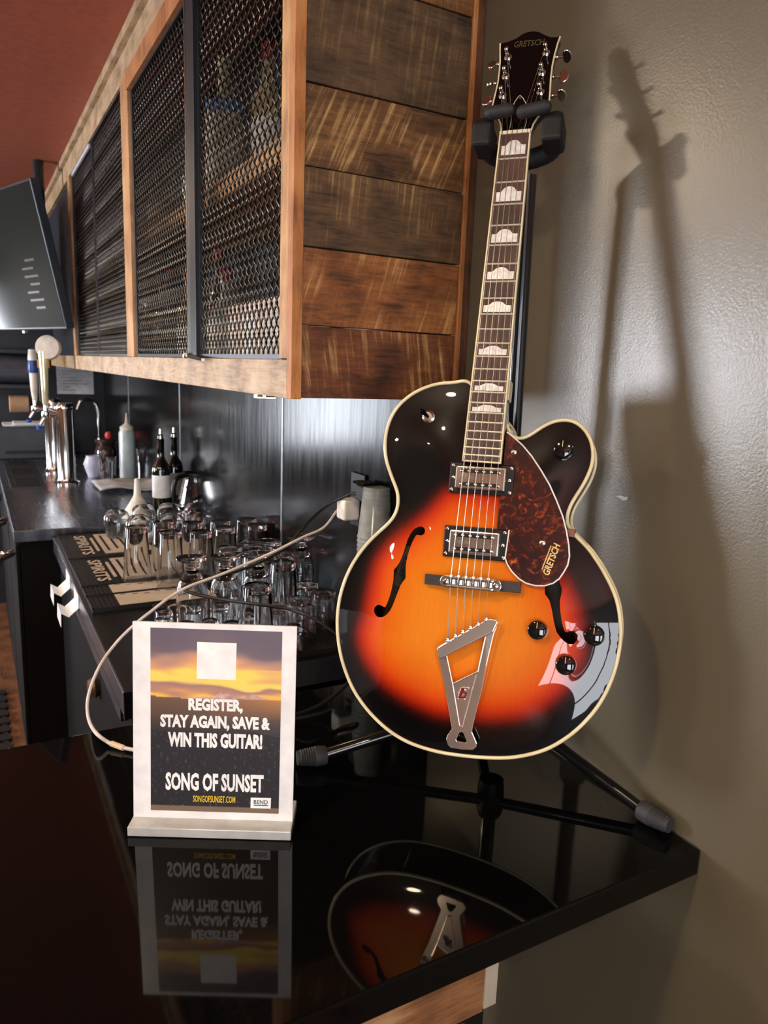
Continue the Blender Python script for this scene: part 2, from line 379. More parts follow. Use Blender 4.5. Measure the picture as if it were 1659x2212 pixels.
MB().box(XE-0.02, XE+0.001, 0.787, 0.796, CB+0.01, TOP-0.002).build('back_bead', W_ORANGE, cab, bevel=0.001)
MB().box(XE-0.02, XE-0.0005, 0.796, YW-0.001, CB+0.02, TOP-0.002).build('back_trim', W_DARKT, cab, bevel=0.001)
# front frame: stile, rails, posts
MB().box(-1.207, XE-0.0205, YC+0.0005, 0.484, CB+0.066, TOP-0.002).build('stile', W_POST, cab, bevel=0.0012)
MB().box(-5.30, XE-0.0205, YC, 0.482, CB, CB+0.064).build('bottom_rail', W_PALE, cab, bevel=0.0012)
MB().box(-5.44, -1.207, YC+0.001, 0.484, 1.452, 1.53).build('top_rail', W_PALE, cab, bevel=0.0012)
MB().box(-5.44, XE-0.0205, YC-0.016, 0.470, 1.531, TOP-0.001).build('crown_strip', W_PALE, cab, bevel=0.001)
MB().box(-2.477, -1.207, YC-0.006, 0.478, 1.40, 1.4515).build('header_board', W_ORANGE, cab, bevel=0.001)
MB().box(-2.590, -2.478, YC-0.003, 0.486, CB+0.0645, 1.4515).build('post', W_POST, cab, bevel=0.0012)
MB().box(-4.04, -3.955, YC-0.003, 0.486, CB+0.0645, 1.4515).build('post', W_POST, cab, bevel=0.0012)
# carcass
M_INT = mat('dark_cabinet_interior', (24, 22, 22), 0.6)
MB().box(-5.44, XE-0.021, 0.484, YW-0.007, CB+0.002, CB+0.02).build('bottom_board', M_INT, cab)
MB().box(-5.44, XE-0.021, YW-0.020, YW-0.002, CB+0.021, TOP-0.002).build('back_board', M_INT, cab)
MB().box(-5.30, -4.045, YC+0.02, 0.486, CB+0.0645, 1.4515).build('blank_panel', M_DARKW, cab)
SHZ = 1.008
W_SHELF = wood('shelf_pine', (140, 96, 52), (190, 140, 86), (212, 168, 112), (1.6, 14, 14))
MB().box(-4.04, -1.175, 0.505, YW-0.021, SHZ-0.045, SHZ).build('shelf', W_SHELF, cab, bevel=0.001)
def wire_panel(name, x0, x1, z0, z1, parent, seg=8):
    """woven crimped wires: each upright wire swings to touch one neighbour, then the other"""
    p = 0.0131; P = 0.0335; n = int((x1-x0)/p); mb = MB(); rw = 0.0021
    yb = 0.473
    for i in range(n+1):
        ph = (i % 2)*0.5; pts = []; K = int((z1-z0)/P*seg)
        for k in range(K+1):
            z = z0+(z1-z0)*k/K; t = ((z-z0)/P+ph) % 1.0
            w = max(-1, min(1, math.sin(2*math.pi*t)*1.55))
            pts.append((x0+i*p+w*(p/2-rw*0.7), yb+0.0026*math.cos(2*math.pi*t), z))
        mb.tube(pts, rw, 3)
    return mb.build(name, M_WIRE, parent, smooth=True, sharp=180)
doors = [(-1.725, -1.210, 1.40), (-2.470, -1.788, 1.40), (-3.27, -2.595, 1.45), (-3.935, -3.285, 1.45)]
for i, (x0, x1, zt) in enumerate(doors):
    dr = empty('wire_door', ((x0+x1)/2, 0.47, CB+0.066)); dr.parent = cab; dr.location = Vector(dr.location)-cab.location
    z0 = CB+0.0655
    fr = MB().box(x0, x1, 0.467, 0.481, z0, z0+0.008).box(x0, x1, 0.467, 0.481, zt-0.006, zt-0.0005)
    lw = [0.006, 0.02, 0.01, 0.004][i]; rw_ = [0.004, 0.006, 0.004, 0.055][i]
    fr.box(x0, x0+(lw if i != 3 else 0.045), 0.467, 0.481, z0+0.008, zt-0.006).box(x1-0.005, x1, 0.467, 0.481, z0+0.008, zt-0.006)
    fr.build('door_frame', M_IRON if i in (1, 3) else M_STEELD, dr)
    wm = wire_panel('wire_mesh', x0+(lw if i != 3 else 0.045)+0.006, x1-0.009, z0+0.008, zt-0.006, dr, 8 if i < 2 else 6)
    wm['kind'] = 'stuff'
MB().box(-1.787, -1.726, 0.4585, 0.482, CB+0.0655, 1.40).build('meeting_bar', M_IRON, cab, bevel=0.001)
MB().box(-1.792, -1.7875, 0.456, 0.470, CB+0.0655, 1.40).build('edge_strip', M_NICKEL, cab)
MB().cyl((-1.79, 0.452, CB+0.068), (-1.63, 0.448, CB+0.060), 0.004, 10).lathe([(0, -.008), (.008, -.006), (.009, 0), (.008, .006), (0, .008)], (-1.79, 0.452, CB+0.069), 12).build('door_latch', M_CHROME, cab, smooth=True)
MB().box(-3.85, -3.30, 0.459, 0.466, 1.425, 1.44).build('sliding_rail', mat('white_enamel_rail', (220, 222, 230), 0.3), cab)
MB().lathe([(0, 0), (.024, 0), (.024, .008), (.028, .010), (.028, .014), (0, .014)], (-1.475, 0.535, CB-0.012), 24).build('light_housing', M_NICKEL, cab)
tag(MB().lathe([(0, -.0005), (.022, -.0005), (.022, .004), (0, .004)], (-1.475, 0.535, CB-0.0125), 24).build('light_lens', mat('warm_lit_lens', (255, 226, 170), 0.4, emit=(255, 222, 160), estr=90.0), cab), 'small lit round lamp under the cabinet')
# ------------------------------------------------------------------ guitar
GU, GV, GW = Vector((0.7605, 0.6492, 0.0109)), Vector((-0.1528, 0.1625, 0.9748)), Vector((0.6311, -0.7430, 0.2228))
GO = Vector((-0.8825, 0.6837, 0.9398))            # middle of the nut
GU.normalize(); GW = (GW-GU*GW.dot(GU)).normalized(); GV = GW.cross(GU)
guitar = empty('hollow_body_guitar', (0, 0, 0), 'sunburst hollow-body electric guitar with f-holes held upright on a black stand', 'guitar')
KG = 0.97                      # guitar units to metres: 61 cm from nut to bridge
GP_ = Vector((-0.8560, 0.6632, 0.9299))
guitar.matrix_world = Matrix(((GU.x*KG, GV.x*KG, GW.x*KG, GP_.x), (GU.y*KG, GV.y*KG, GW.y*KG, GP_.y), (GU.z*KG, GV.z*KG, GW.z*KG, GP_.z), (0, 0, 0, 1)))
guitar['_frame'] = 1
def G(px, py, w=0.0, slope=0.0):
    """picture ray -> guitar frame, on the plane w = w0 + slope*v"""
    d = ray(px, py); o = EYE-GO
    du, dv, dw = d.dot(GU), d.dot(GV), d.dot(GW); ou, ov, ow = o.dot(GU), o.dot(GV), o.dot(GW)
    t = (w+slope*ov-ow)/(dw-slope*dv)
    return Vector((ou+du*t, ov+dv*t, ow+dw*t))
def GA(x, y, w): return G(720+x/2.592, 800+y/2.592, w)
def GB(x, y, w): return G(720+x/2.592, 1200+y/2.592, w)
WR = -0.027                    # height of the rim under the fingerboard surface
SL = 0.6287
A_ = [(765, 68), (700, 68), (640, 70), (580, 77), (520, 95), (460, 122), (405, 160), (360, 205), (325, 260), (303, 320), (292, 380), (290, 440), (296, 500), (310, 545), (325, 590), (345, 640), (360, 680), (365, 720), (362, 760), (350, 800), (325, 840), (285, 880), (240, 920), (195, 965), (150, 1020), (110, 1080), (75, 1150)]
B_ = [(55, 170), (38, 230), (27, 300), (22, 370), (25, 440), (33, 510), (50, 590), (75, 665), (105, 735), (150, 810), (205, 880), (270, 945), (340, 1000), (420, 1045), (500, 1075), (580, 1097), (660, 1112), (780, 1126), (860, 1131), (940, 1133), (1020, 1128), (1100, 1113), (1180, 1090), (1260, 1050), (1340, 995), (1410, 930), (1470, 860), (1520, 780), (1560, 690), (1590, 590), (1605, 500), (1610, 420), (1605, 340), (1590, 260), (1565, 190), (1530, 120), (1490, 50), (1455, 0)]
A2 = [(1430, 1000), (1390, 960), (1350, 920), (1320, 885), (1308, 850), (1310, 810), (1322, 770), (1345, 725), (1375, 680), (1405, 630), (1430, 580), (1448, 530), (1455, 480), (1450, 420), (1435, 375), (1410, 335), (1380, 305), (1345, 285), (1300, 277), (1250, 282), (1200, 300), (1150, 330), (1100, 365), (1060, 383), (1030, 385), (1000, 370), (975, 335), (968, 290)]
ol = [GA(x, y, WR) for x, y in A_]+[GB(x, y, WR) for x, y in B_]+[GA(x, y, WR) for x, y in A2]
ol = [(p.x, p.y) for p in ol]
# resample evenly, smooth a little
def resample(poly, step):
    out = []; N = len(poly)
    L = [0]
    for i in range(N): L.append(L[-1]+math.dist(poly[i], poly[(i+1) % N]))
    n = int(L[-1]/step); j = 0
    for k in range(n):
        s = L[-1]*k/n
        while L[j+1] < s: j += 1
        t = (s-L[j])/max(1e-9, L[j+1]-L[j]); a = poly[j]; b = poly[(j+1) % N]
        out.append((a[0]+(b[0]-a[0])*t, a[1]+(b[1]-a[1])*t))
    return out
def smooth_poly(poly, it):
    for _ in range(it):
        N = len(poly); poly = [((poly[i-1][0]+2*poly[i][0]+poly[(i+1) % N][0])/4, (poly[i-1][1]+2*poly[i][1]+poly[(i+1) % N][1])/4) for i in range(N)]
    return poly
ol = smooth_poly(resample(smooth_loop2(ol, 4), 0.005), 3)
area2 = sum(ol[i][0]*ol[(i+1) % len(ol)][1]-ol[(i+1) % len(ol)][0]*ol[i][1] for i in range(len(ol)))
if area2 < 0: ol.reverse()
def inside(p, poly):
    r = False; x, y = p; N = len(poly); j = N-1
    for i in range(N):
        xi, yi = poly[i]; xj, yj = poly[j]
        if (yi > y) != (yj > y) and x < (xj-xi)*(y-yi)/(yj-yi)+xi: r = not r
        j = i
    return r
def dist_poly(p, poly):
    b = 9; N = len(poly); x, y = p
    for i in range(N):
        ax, ay = poly[i]; bx, by = poly[(i+1) % N]; dx, dy = bx-ax, by-ay
        t = max(0, min(1, ((x-ax)*dx+(y-ay)*dy)/(dx*dx+dy*dy+1e-12)))
        d = (x-ax-dx*t)**2+(y-ay-dy*t)**2
        if d < b: b = d
        if b == 0: break
    return math.sqrt(min(b, 81)) if b < 9 else math.sqrt(b)
# f-holes
WT = WR+0.012
def GF(x, y): q = G(780+x/9.62, 1120+y/9.62, WT); return (q.x, q.y)
fl = [(1060, 220), (1130, 180), (1200, 160), (1270, 170), (1310, 220), (1315, 280), (1290, 330), (1230, 355), (1180, 345), (1140, 325), (1090, 400), (1040, 500), (1000, 620), (960, 760), (930, 900), (920, 1040), (925, 1180), (930, 1240), (880, 1300), (830, 1370), (790, 1470), (750, 1570), (700, 1700), (650, 1830), (600, 1920), (530, 2000), (450, 2050), (360, 2060), (290, 2020), (250, 1950), (245, 1880), (270, 1830), (330, 1795), (400, 1800), (450, 1830), (490, 1860), (540, 1750), (590, 1610), (630, 1450), (655, 1290), (660, 1150), (660, 1060), (720, 1000), (780, 900), (830, 770), (880, 610), (930, 430), (990, 310)]
FH1 = [GF(x, y) for x, y in fl]
frp = [(1216, 60), (1196, 120), (1184, 170), (1185, 215), (1210, 250), (1225, 310), (1235, 370), (1250, 430), (1280, 470), (1310, 495), (1340, 500), (1362, 480), (1368, 450), (1350, 427), (1325, 422), (1300, 434), (1285, 400), (1272, 330), (1266, 260), (1276, 212), (1278, 186), (1264, 150), (1258, 110), (1262, 70), (1275, 50), (1270, 20), (1245, 10), (1225, 30)]
FH2 = [(lambda q: (q.x, q.y))(GB(x, y, WT)) for x, y in frp]
# burst boundary (where the lacquer turns from red to black)
bp_ = [GB(x, y, WT) for x, y in [(150, 330), (120, 430), (140, 560), (225, 690), (330, 780), (480, 865), (640, 915), (900, 935), (1100, 905), (1240, 820), (1350, 700), (1405, 570), (1400, 430), (1385, 310), (1340, 190), (1290, 90), (1200, 0)]]+[GA(x, y, WT) for x, y in [(1080, 900), (1020, 760), (960, 690), (800, 655), (660, 655), (600, 690), (520, 770), (430, 845), (330, 920), (250, 1010), (200, 1110)]]
BURST = resample(smooth_loop2([(p.x, p.y) for p in bp_], 3), 0.012)
def body_top():
    step = 0.0062; xs_ = [p[0] for p in ol]; ys_ = [p[1] for p in ol]
    V = list(ol); E = [(i, (i+1) % len(ol)) for i in range(len(ol))]
    for h in (FH1, FH2):
        h2 = resample(h, 0.0035); n = len(V); V += h2; E += [(n+i, n+(i+1) % len(h2)) for i in range(len(h2))]
    x = min(xs_); row = 0
    y = min(ys_)
    while y < max(ys_):
        x = min(xs_)+(step/2 if row % 2 else 0)
        while x < max(xs_):
            if inside((x, y), ol) and dist_poly((x, y), ol) > 0.003 and all(dist_poly((x, y), h) > 0.0022 for h in (FH1, FH2)): V.append((x, y))
            x += step
        y += step*0.866; row += 1
    v2, e2, f2, _, _, _ = delaunay_2d_cdt([Vector(p) for p in V], E, [], 0, 1e-6)
    ff = []
    for f in f2:
        c = (sum(v2[i].x for i in f)/3, sum(v2[i].y for i in f)/3)
        if inside(c, ol) and not inside(c, FH1) and not inside(c, FH2): ff.append(f if True else f)
    d = [dist_poly((p.x, p.y), ol) for p in v2]
    def sm(t): t = max(0, min(1, t)); return t*t*(3-2*t)
    h = [0.0135*(0.82*sm((q-0.004)/0.085)+0.18*sm(q/0.16)) for q in d]
    nb = [set() for _ in v2]
    for f in ff:
        for a in range(3): nb[f[a]].add(f[(a+1) % 3]); nb[f[(a+1) % 3]].add(f[a])
    for _ in range(14):
        h = [h[i] if d[i] < 0.004 or not nb[i] else 0.4*h[i]+0.6*sum(h[j] for j in nb[i])/len(nb[i]) for i in range(len(h))]
    mb = MB(); 
    fs = []
    for f in ff:
        a, b, c = (v2[i] for i in f); s = (b.x-a.x)*(c.y-a.y)-(c.x-a.x)*(b.y-a.y)
        fs.append(tuple(f) if s > 0 else tuple(reversed(f)))
    mb.add([(p.x, p.y, WR+h[i]) for i, p in enumerate(v2)], fs)
    return mb, v2, h
tb, tv, th = body_top()
def top_h(u, v):
    b = (9, 0)
    for i, p in enumerate(tv):
        q = (p.x-u)**2+(p.y-v)**2
        if q < b[0]: b = (q, i)
    return WR+th[b[1]]
m_top = attr_mat('sunburst_lacquer', 'burst', 0.32, 1.0, 0.10)
top = tb.build('soundboard', m_top, guitar, smooth=True, sharp=180)
tag(top, 'amber to red to black sunburst top')
ca = top.data.color_attributes.new('burst', 'FLOAT_COLOR', 'POINT')
ramp = [(-0.030, (6, 5, 6)), (-0.016, (10, 6, 6)), (-0.006, (52, 10, 6)), (0.003, (128, 24, 8)), (0.014, (186, 48, 10)), (0.028, (208, 78, 12)), (0.050, (214, 104, 16)), (0.085, (220, 124, 26)), (0.2, (222, 132, 34))]
def rampc(s):
    if s <= ramp[0][0]: return sl(ramp[0][1])
    for (a, ca_), (b, cb_) in zip(ramp, ramp[1:]):
        if s <= b:
            t = (s-a)/(b-a); A = sl(ca_); B = sl(cb_); return tuple(A[k]*(1-t)+B[k]*t for k in range(3))+(1,)
    return sl(ramp[-1][1])
for i, v in enumerate(top.data.vertices):
    p = (v.co.x, v.co.y); dd = dist_poly(p, BURST); ca.data[i].color = rampc(dd if inside(p, BURST) else -dd)
# rim and back
WB = WR-0.062; N = len(ol); mb = MB()
mb.add([(p[0], p[1], WR-0.0005) for p in ol]+[(p[0], p[1], WB) for p in ol], [(i, N+i, N+(i+1) % N, (i+1) % N) for i in range(N)])
mb.build('rim', mat('dark_walnut_lacquer', (22, 12, 9), 0.12, coat=1.0), guitar, smooth=True, sharp=60)
mb = MB(); mb.add([(p[0], p[1], WB) for p in ol]+[(p[0], p[1], WB+0.003) for p in ol], [tuple(range(N-1, -1, -1)), tuple(range(N, 2*N))])
mb.build('back', mat('inner_brown_maple', (74, 52, 38), 0.4, var=0.25, nscale=40), guitar)
mb = MB(); mb.tube([(p[0], p[1], WR+0.0004) for p in ol], 0.0026, 8, True); mb.build('binding', M_CREAM, guitar, smooth=True, sharp=180)
cx = sum(p[0] for p in ol)/N; cy = sum(p[1] for p in ol)/N
mb = MB(); mb.tube([(p[0], p[1], WR-0.003) for p in ol], 0.0014, 6, True); mb.build('binding_line', M_BLACKP, guitar, smooth=True, sharp=180)
mb = MB(); mb.tube([(p[0], p[1], WB+0.0005) for p in ol], 0.0022, 6, True); mb.build('back_binding', M_CREAM, guitar, smooth=True, sharp=180)
# neck + heel
K = 0.0236
def fwid(d): return 0.0435+K*d
def fd(n): return SL*(1-2**(-n/12))
FE = -(fd(22)+0.0095)
mb = MB(); rows = []; sg = 12
for v, dep in ((0.006, .019), (-0.05, .020), (-0.15, .021), (-0.25, .022), (-0.33, .024), (-0.36, .032), (-0.385, .046), (-0.41, .060), (-0.45, .066), (-0.47, .066)):
    h = fwid(-v)/2-0.0004; boxy = 0.0 if v > -0.34 else min(1, (-0.34-v)/0.05)
    pr = []
    for k in range(sg+1):
        a = math.pi*k/sg; pw = 1-0.55*boxy
        cu = math.copysign(abs(math.cos(a))**pw, math.cos(a)); su = abs(math.sin(a))**pw
        pr.append((h*cu, v, -0.006-dep*su))
    rows.append(pr)
n0 = len(rows[0]); vs = [p for r_ in rows for p in r_]; fs = []
for i in range(len(rows)-1):
    for k in range(n0-1): a = i*n0+k; fs.append((a, a+1, a+n0+1, a+n0))
    a = i*n0; fs.append((a, a+n0, a+n0+n0-1, a+n0-1))
fs += [tuple(range(n0-1, -1, -1)), tuple(range((len(rows)-1)*n0, len(rows)*n0))]
mb.add(vs, fs); mb.build('neck', M_BLACKG, guitar, smooth=True, sharp=50)
u_ = fwid(.355)/2
MB().box(u_-0.0012, u_+0.0012, -0.372, -0.345, -0.030, -0.008).build('heel_line', M_CREAM, guitar)
M_FB = wood('laurel_fingerboard', (44, 26, 20), (70, 45, 36), (92, 62, 50), (60, 5, 5), rough=0.5)
mb = MB(); a, b = fwid(0)/2, fwid(-FE)/2
mb.add([(-a, 0, -.006), (a, 0, -.006), (b, FE, -.006), (-b, FE, -.006), (-a, 0, 0), (a, 0, 0), (b, FE, 0), (-b, FE, 0)], [(3, 2, 1, 0), (7, 6, 5, 4), (4, 5, 1, 0), (5, 6, 2, 1), (6, 7, 3, 2), (7, 4, 0, 3)])
mb.build('fingerboard', M_FB, guitar)
t = 0.0019
mb = MB()
for s in (-1, 1):
    mb.add([(s*(a-t), 0, -.0061), (s*(a+.0002), 0, -.0061), (s*(b+.0002), FE, -.0061), (s*(b-t), FE, -.0061), (s*(a-t), 0, .0004), (s*(a+.0002), 0, .0004), (s*(b+.0002), FE, .0004), (s*(b-t), FE, .0004)], [(3, 2, 1, 0), (4, 5, 6, 7), (0, 1, 5, 4), (1, 2, 6, 5), (2, 3, 7, 6), (3, 0, 4, 7)])
mb.box(-b, b, FE-0.0002, FE+t, -.0061, .0004)
mb.build('fingerboard_binding', M_CREAM, guitar)
for n in range(1, 23):
    d = fd(n); h = fwid(d)/2-0.0012
    MB().tube([(-h, -d, .0003), (h, -d, .0003)], 0.0012, 6).build('fret', mat('fret_wire', (236, 228, 208), 0.38, 0.45, 0.03), guitar, smooth=True)
MB().box(-a, a, -0.0005, 0.0045, -.0065, .0022).build('nut', mat('bone_nut', (232, 220, 188), 0.4), guitar, bevel=0.0006)
M_PEARL = mat('pearloid', (230, 226, 220), 0.22, var=0.22, nscale=120, coat=0.6)
for n in (1, 3, 5, 7, 9, 12, 15, 17):
    d0, d1 = fd(n-1), fd(n); L = d1-d0; dm = d0+L*0.54; w = fwid(dm)*0.385; hh = L*0.34 if n > 1 else L*0.30
    if n == 1: dm = d0+L*0.56
    pts = [(-w, -hh*.95), (w, -hh*.95), (w, hh*.30), (w*.70, hh*.30), (w*.58, hh*.40), (w*.44, hh*.72), (w*.28, hh*.92), (w*.1, hh), (-w*.1, hh), (-w*.28, hh*.92), (-w*.44, hh*.72), (-w*.58, hh*.40), (-w*.70, hh*.30), (-w, hh*.30)]
    MB().prism(pts, (0, -dm, 0), X, Y, -0.0005, 0.0003).build('inlay', M_PEARL, guitar)
# headstock (leans back from the nut)
HS = -0.22
def GH(x, y, w=-0.004): return G(1000+x/6.146, 40+y/6.146, w, HS)
hl = [(510, 1500), (500, 1400), (470, 1310), (420, 1260), (385, 1190), (430, 1000), (465, 850), (485, 700), (495, 560), (494, 440), (495, 330), (600, 305), (700, 265), (790, 205), (860, 175), (940, 165), (1010, 175), (1090, 215), (1160, 245), (1230, 245), (1290, 235), (1255, 330), (1215, 480), (1185, 620), (1165, 780), (1155, 950), (1145, 1080), (1130, 1160), (1050, 1240), (980, 1320), (930, 1400), (900, 1490)]
HP = [GH(x, y) for x, y in hl]
hax = Vector((1, 0, 0)); hay = Vector((0, 1, HS)).normalized(); han = hax.cross(hay)
ho = Vector((0, 0, -0.004))
H2 = [((p-ho).dot(hax), (p-ho).dot(hay)) for p in HP]
MB().prism(H2, ho, hax, hay, -0.014, 0, han).build('headstock', M_BLACKG, guitar, bevel=0.0008)
def h3(a, b, c=0.0): return ho+hax*a+hay*b+han*c
for rng in (range(0, 11), range(20, 32)):
    MB().tube([h3(H2[i][0], H2[i][1], -0.0008) for i in rng], 0.0014, 6).build('headstock_binding', M_CREAM, guitar, smooth=True)
M_GOLD = mat('dull_gold_print', (120, 96, 58), 0.45, 0.4)
q0 = GH(680, 350); q1 = GH(1080, 310); m_ = (q0+q1)/2; wl_ = (q1-q0).length
axl = (q1-q0).normalized(); ayl = han.cross(axl)
lettering(MB(), 'GRETSCH', m_, axl, ayl, wl_, 0.011, 0.0004, 0.02).build('logo_lettering', mat('faint_gold_print', (96, 82, 58), 0.4, 0.3), guitar)
tr = [GH(x, y) for x, y in [(760, 1030), (800, 1070), (835, 1130), (855, 1190), (855, 1290), (840, 1400), (810, 1500), (620, 1500), (650, 1300), (660, 1190), (690, 1120), (730, 1060)]]
T2 = [((p-ho).dot(hax), (p-ho).dot(hay)) for p in tr]
tc_ = MB().prism(T2, ho, hax, hay, 0, 0.0016, han).build('truss_rod_cover', M_BLACKG, guitar, bevel=0.0003)
MB().tube([h3(x_, y_, 0.0016) for x_, y_ in T2], 0.0005, 5, True).build('cover_edge', M_CREAM, guitar)
for x_, y_ in ((760, 1065), (615, 1480), (785, 1470)):
    q = GH(x_, y_); MB().lathe([(.0016, 0), (.0016, .0022), (0, .0028)], q, 10, han).build('screw', M_CHROME, guitar, smooth=True)
posts = [(600, 520), (568, 770), (527, 1030), (1105, 460), (1050, 725), (1030, 980)]
btn = [(390, 620), (370, 880), (325, 1100), (1375, 497), (1335, 770), (1305, 1015)]
edge = [(492, 610), (455, 860), (405, 1110), (1215, 520), (1165, 780), (1155, 1030)]
PST = []
for i in range(6):
    tn = empty('tuner', (0, 0, 0)); tn.parent = guitar; tn['_frame'] = 1
    q = GH(*posts[i])
    MB().lathe([(.0058, 0), (.0058, .001), (.0044, .0022), (.0030, .003), (.0029, .008), (.0022, .0088), (.0022, .011), (.0031, .0118), (.0031, .0165), (.0020, .0175), (0, .0175)], q, 14, han).build('post', M_CHROME, tn, smooth=True)
    PST.append(q+han*0.010)
    eg = GH(*edge[i], -0.016); bt = GH(*btn[i], -0.016); dr_ = (bt-eg).normalized()
    MB().cyl(eg-dr_*0.004, bt-dr_*0.004, 0.0022, 10).lathe([(.0036, 0), (.0042, .002), (.0036, .004)], eg+dr_*0.001, 12, dr_).build('shaft', M_CHROME, tn, smooth=True)
    MB().box(-.0001, .0001, -.0001, .0001, -.0001, .0001)
    # button: oval kidney, turned to its own angle about the shaft
    ang = [0.35, 0.9, 0.2, 1.45, 0.15, 1.5][i]
    e1 = dr_; e2 = hay-e1*hay.dot(e1); e2.normalize(); e3 = e1.cross(e2)
    f2 = e2*math.cos(ang)+e3*math.sin(ang); f3 = e1.cross(f2)
    bo = []
    for k in range(18):
        a_ = 2*math.pi*k/18; bo.append((0.0075*math.cos(a_)*(1.0 if math.cos(a_) > 0 else .75), 0.0105*math.sin(a_)))
    MB().prism(bo, bt+e1*0.0, e1, f2, -0.0022, 0.0022, f3).build('button', M_CHROME, tn, smooth=True, bevel=0.0012, sharp=50)
# pickguard
def P2(lst): return [(p.x, p.y) for p in lst]
WG = -0.0055
pg = [GA(x, y, WG) for x, y in [(972, 345), (1010, 375), (1060, 420), (1110, 480), (1160, 555), (1210, 640), (1250, 730), (1285, 820), (1305, 900), (1318, 980), (1322, 1040), (1312, 1090), (1290, 1130), (1265, 1166)]]+[GB(x, y, WG) for x, y in [(1230, 155), (1180, 170), (1130, 168), (1080, 155), (1040, 130), (1000, 90), (975, 50), (962, 15)]]+[GA(x, y, WG) for x, y in [(985, 893), (916, 888), (935, 700), (1004, 704), (1020, 534), (952, 530), (960, 430)]]
PGP = P2(pg)
mt = bpy.data.materials.new('tortoiseshell_celluloid'); mt.use_nodes = True
nt = mt.node_tree; L = nt.links.new; b_ = nt.nodes['Principled BSDF']
tcn = nt.nodes.new('ShaderNodeTexCoord'); nz = nt.nodes.new('ShaderNodeTexNoise'); nz.inputs['Scale'].default_value = 62; nz.inputs['Detail'].default_value = 5; nz.inputs['Distortion'].default_value = 1.6; nz.inputs['Roughness'].default_value = 0.62
L(tcn.outputs['Object'], nz.inputs['Vector']); cr = nt.nodes.new('ShaderNodeValToRGB'); e = cr.color_ramp.elements
e[0].position = 0.40; e[0].color = sl((34, 12, 10)); e[1].position = 0.72; e[1].color = sl((196, 96, 36))
k = e.new(0.54); k.color = sl((62, 20, 14)); k = e.new(0.62); k.color = sl((112, 44, 20))
L(nz.outputs['Fac'], cr.inputs['Fac']); L(cr.outputs['Color'], b_.inputs['Base Color']); b_.inputs['Roughness'].default_value = 0.25; b_.inputs['Coat Weight'].default_value = 0.6; b_.inputs['Coat Roughness'].default_value = 0.06
pgo = MB().prism(PGP, (0, 0, 0), X, Y, WG-0.0022, WG).build('pickguard', mt, guitar)
MB().tube([(p[0], p[1], WG-0.0006) for p in PGP[:23]], 0.0012, 6).build('white_edge', M_WHITE, pgo, smooth=True)
for x_, y_ in ((1012, 457), (1172, 966)):
    q = GA(x_, y_, WG); MB().lathe([(.0042, -.0005), (.0042, .0005), (.0034, .0012), (0, .0016)], q, 16, Z).build('screw', M_NICKEL, pgo, smooth=True)
q0 = GA(1190, 1140, WG); q1 = GA(1252, 978, WG); axl = (q1-q0).normalized(); ayl = Vector((0, 0, 1)).cross(axl)
mb = lettering(MB(), 'GRETSCH', (q0+q1)/2, axl, ayl, (q1-q0).length*1.06, 0.0095, 0.0005, 0.03, slant=0.12)
cq = (q0+q1)/2+ayl*0.0068; mb.prism([(-.017, -.0007), (.017, -.0007), (.017, .0007), (-.017, .0007)], cq, axl, ayl, 0.0001, 0.0005)
mb.build('logo_lettering', mat('cream_gold_print', (222, 190, 122), 0.4), pgo)
q = GA(1310, 910, WR+0.002)
MB().obox(q+Vector((0.001, 0, 0.006)), X, Y, Z, 0.009, 0.0055, 0.0012).obox(q+Vector((0.0095, 0, 0.0)), X, Y, Z, 0.0012, 0.0055, 0.0072).build('pickguard_bracket', M_CHROME, guitar, bevel=0.0006)
# pickups
def pickup(name, cs, w):
    c = [GA(x, y, w) for x, y in cs]
    o = (c[0]+c[1]+c[2]+c[3])/4; ax = ((c[1]-c[0])+(c[2]-c[3])).normalized(); ay = Vector((0, 0, 1)).cross(ax)
    wd_ = ((c[1]-c[0]).length+(c[2]-c[3]).length)/2; hd = ((c[0]-c[3]).length+(c[1]-c[2]).length)/2
    pk = empty(name, (0, 0, 0)); pk.parent = guitar; pk['_frame'] = 1
    MB().obox(o-Z*0.006, ax, ay, Z, wd_/2, hd/2, 0.006).build('mounting_ring', M_BLACKP, pk, bevel=0.0014)
    cv = MB().obox(o+Z*0.0035, ax, ay, Z, wd_*.388, hd*.375, 0.0045).build('cover', M_NICKEL, pk, bevel=0.0022, seg=3)
    for r_ in (-1, 1):
        MB().obox(o+Z*0.0079+ay*(r_*hd*.215), ax, ay, Z, wd_*.30, hd*.06, 0.0004).build('slot', M_BLACKP, pk)
        for k in range(6):
            MB().lathe([(.0024, 0), (.0024, .0008), (.0016, .0016), (0, .0018)], o+Z*0.0082+ay*(r_*hd*.215)+ax*((k-2.5)*.0104), 10, Z).build('pole_screw', M_CHROME, pk, smooth=True)
    lettering(MB(), 'GRETSCH', o+Z*0.0081-ax*(wd_*.17), ax, ay, wd_*.2, .0042, 0.0002, 0.0).build('embossed_lettering', mat('shaded_nickel', (150, 146, 138), 0.4, 1.0), pk)
    for sx, sy in ((-1, -1), (-1, 0), (-1, 1), (1, -1), (1, 0), (1, 1)):
        MB().lathe([(.0022, 0), (.0022, .0006), (0, .0014)], o+ax*(sx*(wd_/2-.0045 if sy else wd_/2-.006))+ay*(sy*(hd/2-.0045))+Z*0.0, 10, Z).build('screw', M_CHROME, pk, smooth=True)
    return pk
pickup('neck_pickup', [(658, 510), (1018, 532), (1003, 705), (642, 682)], -0.008)
pickup('bridge_pickup', [(625, 865), (982, 893), (965, 1072), (608, 1040)], -0.008)
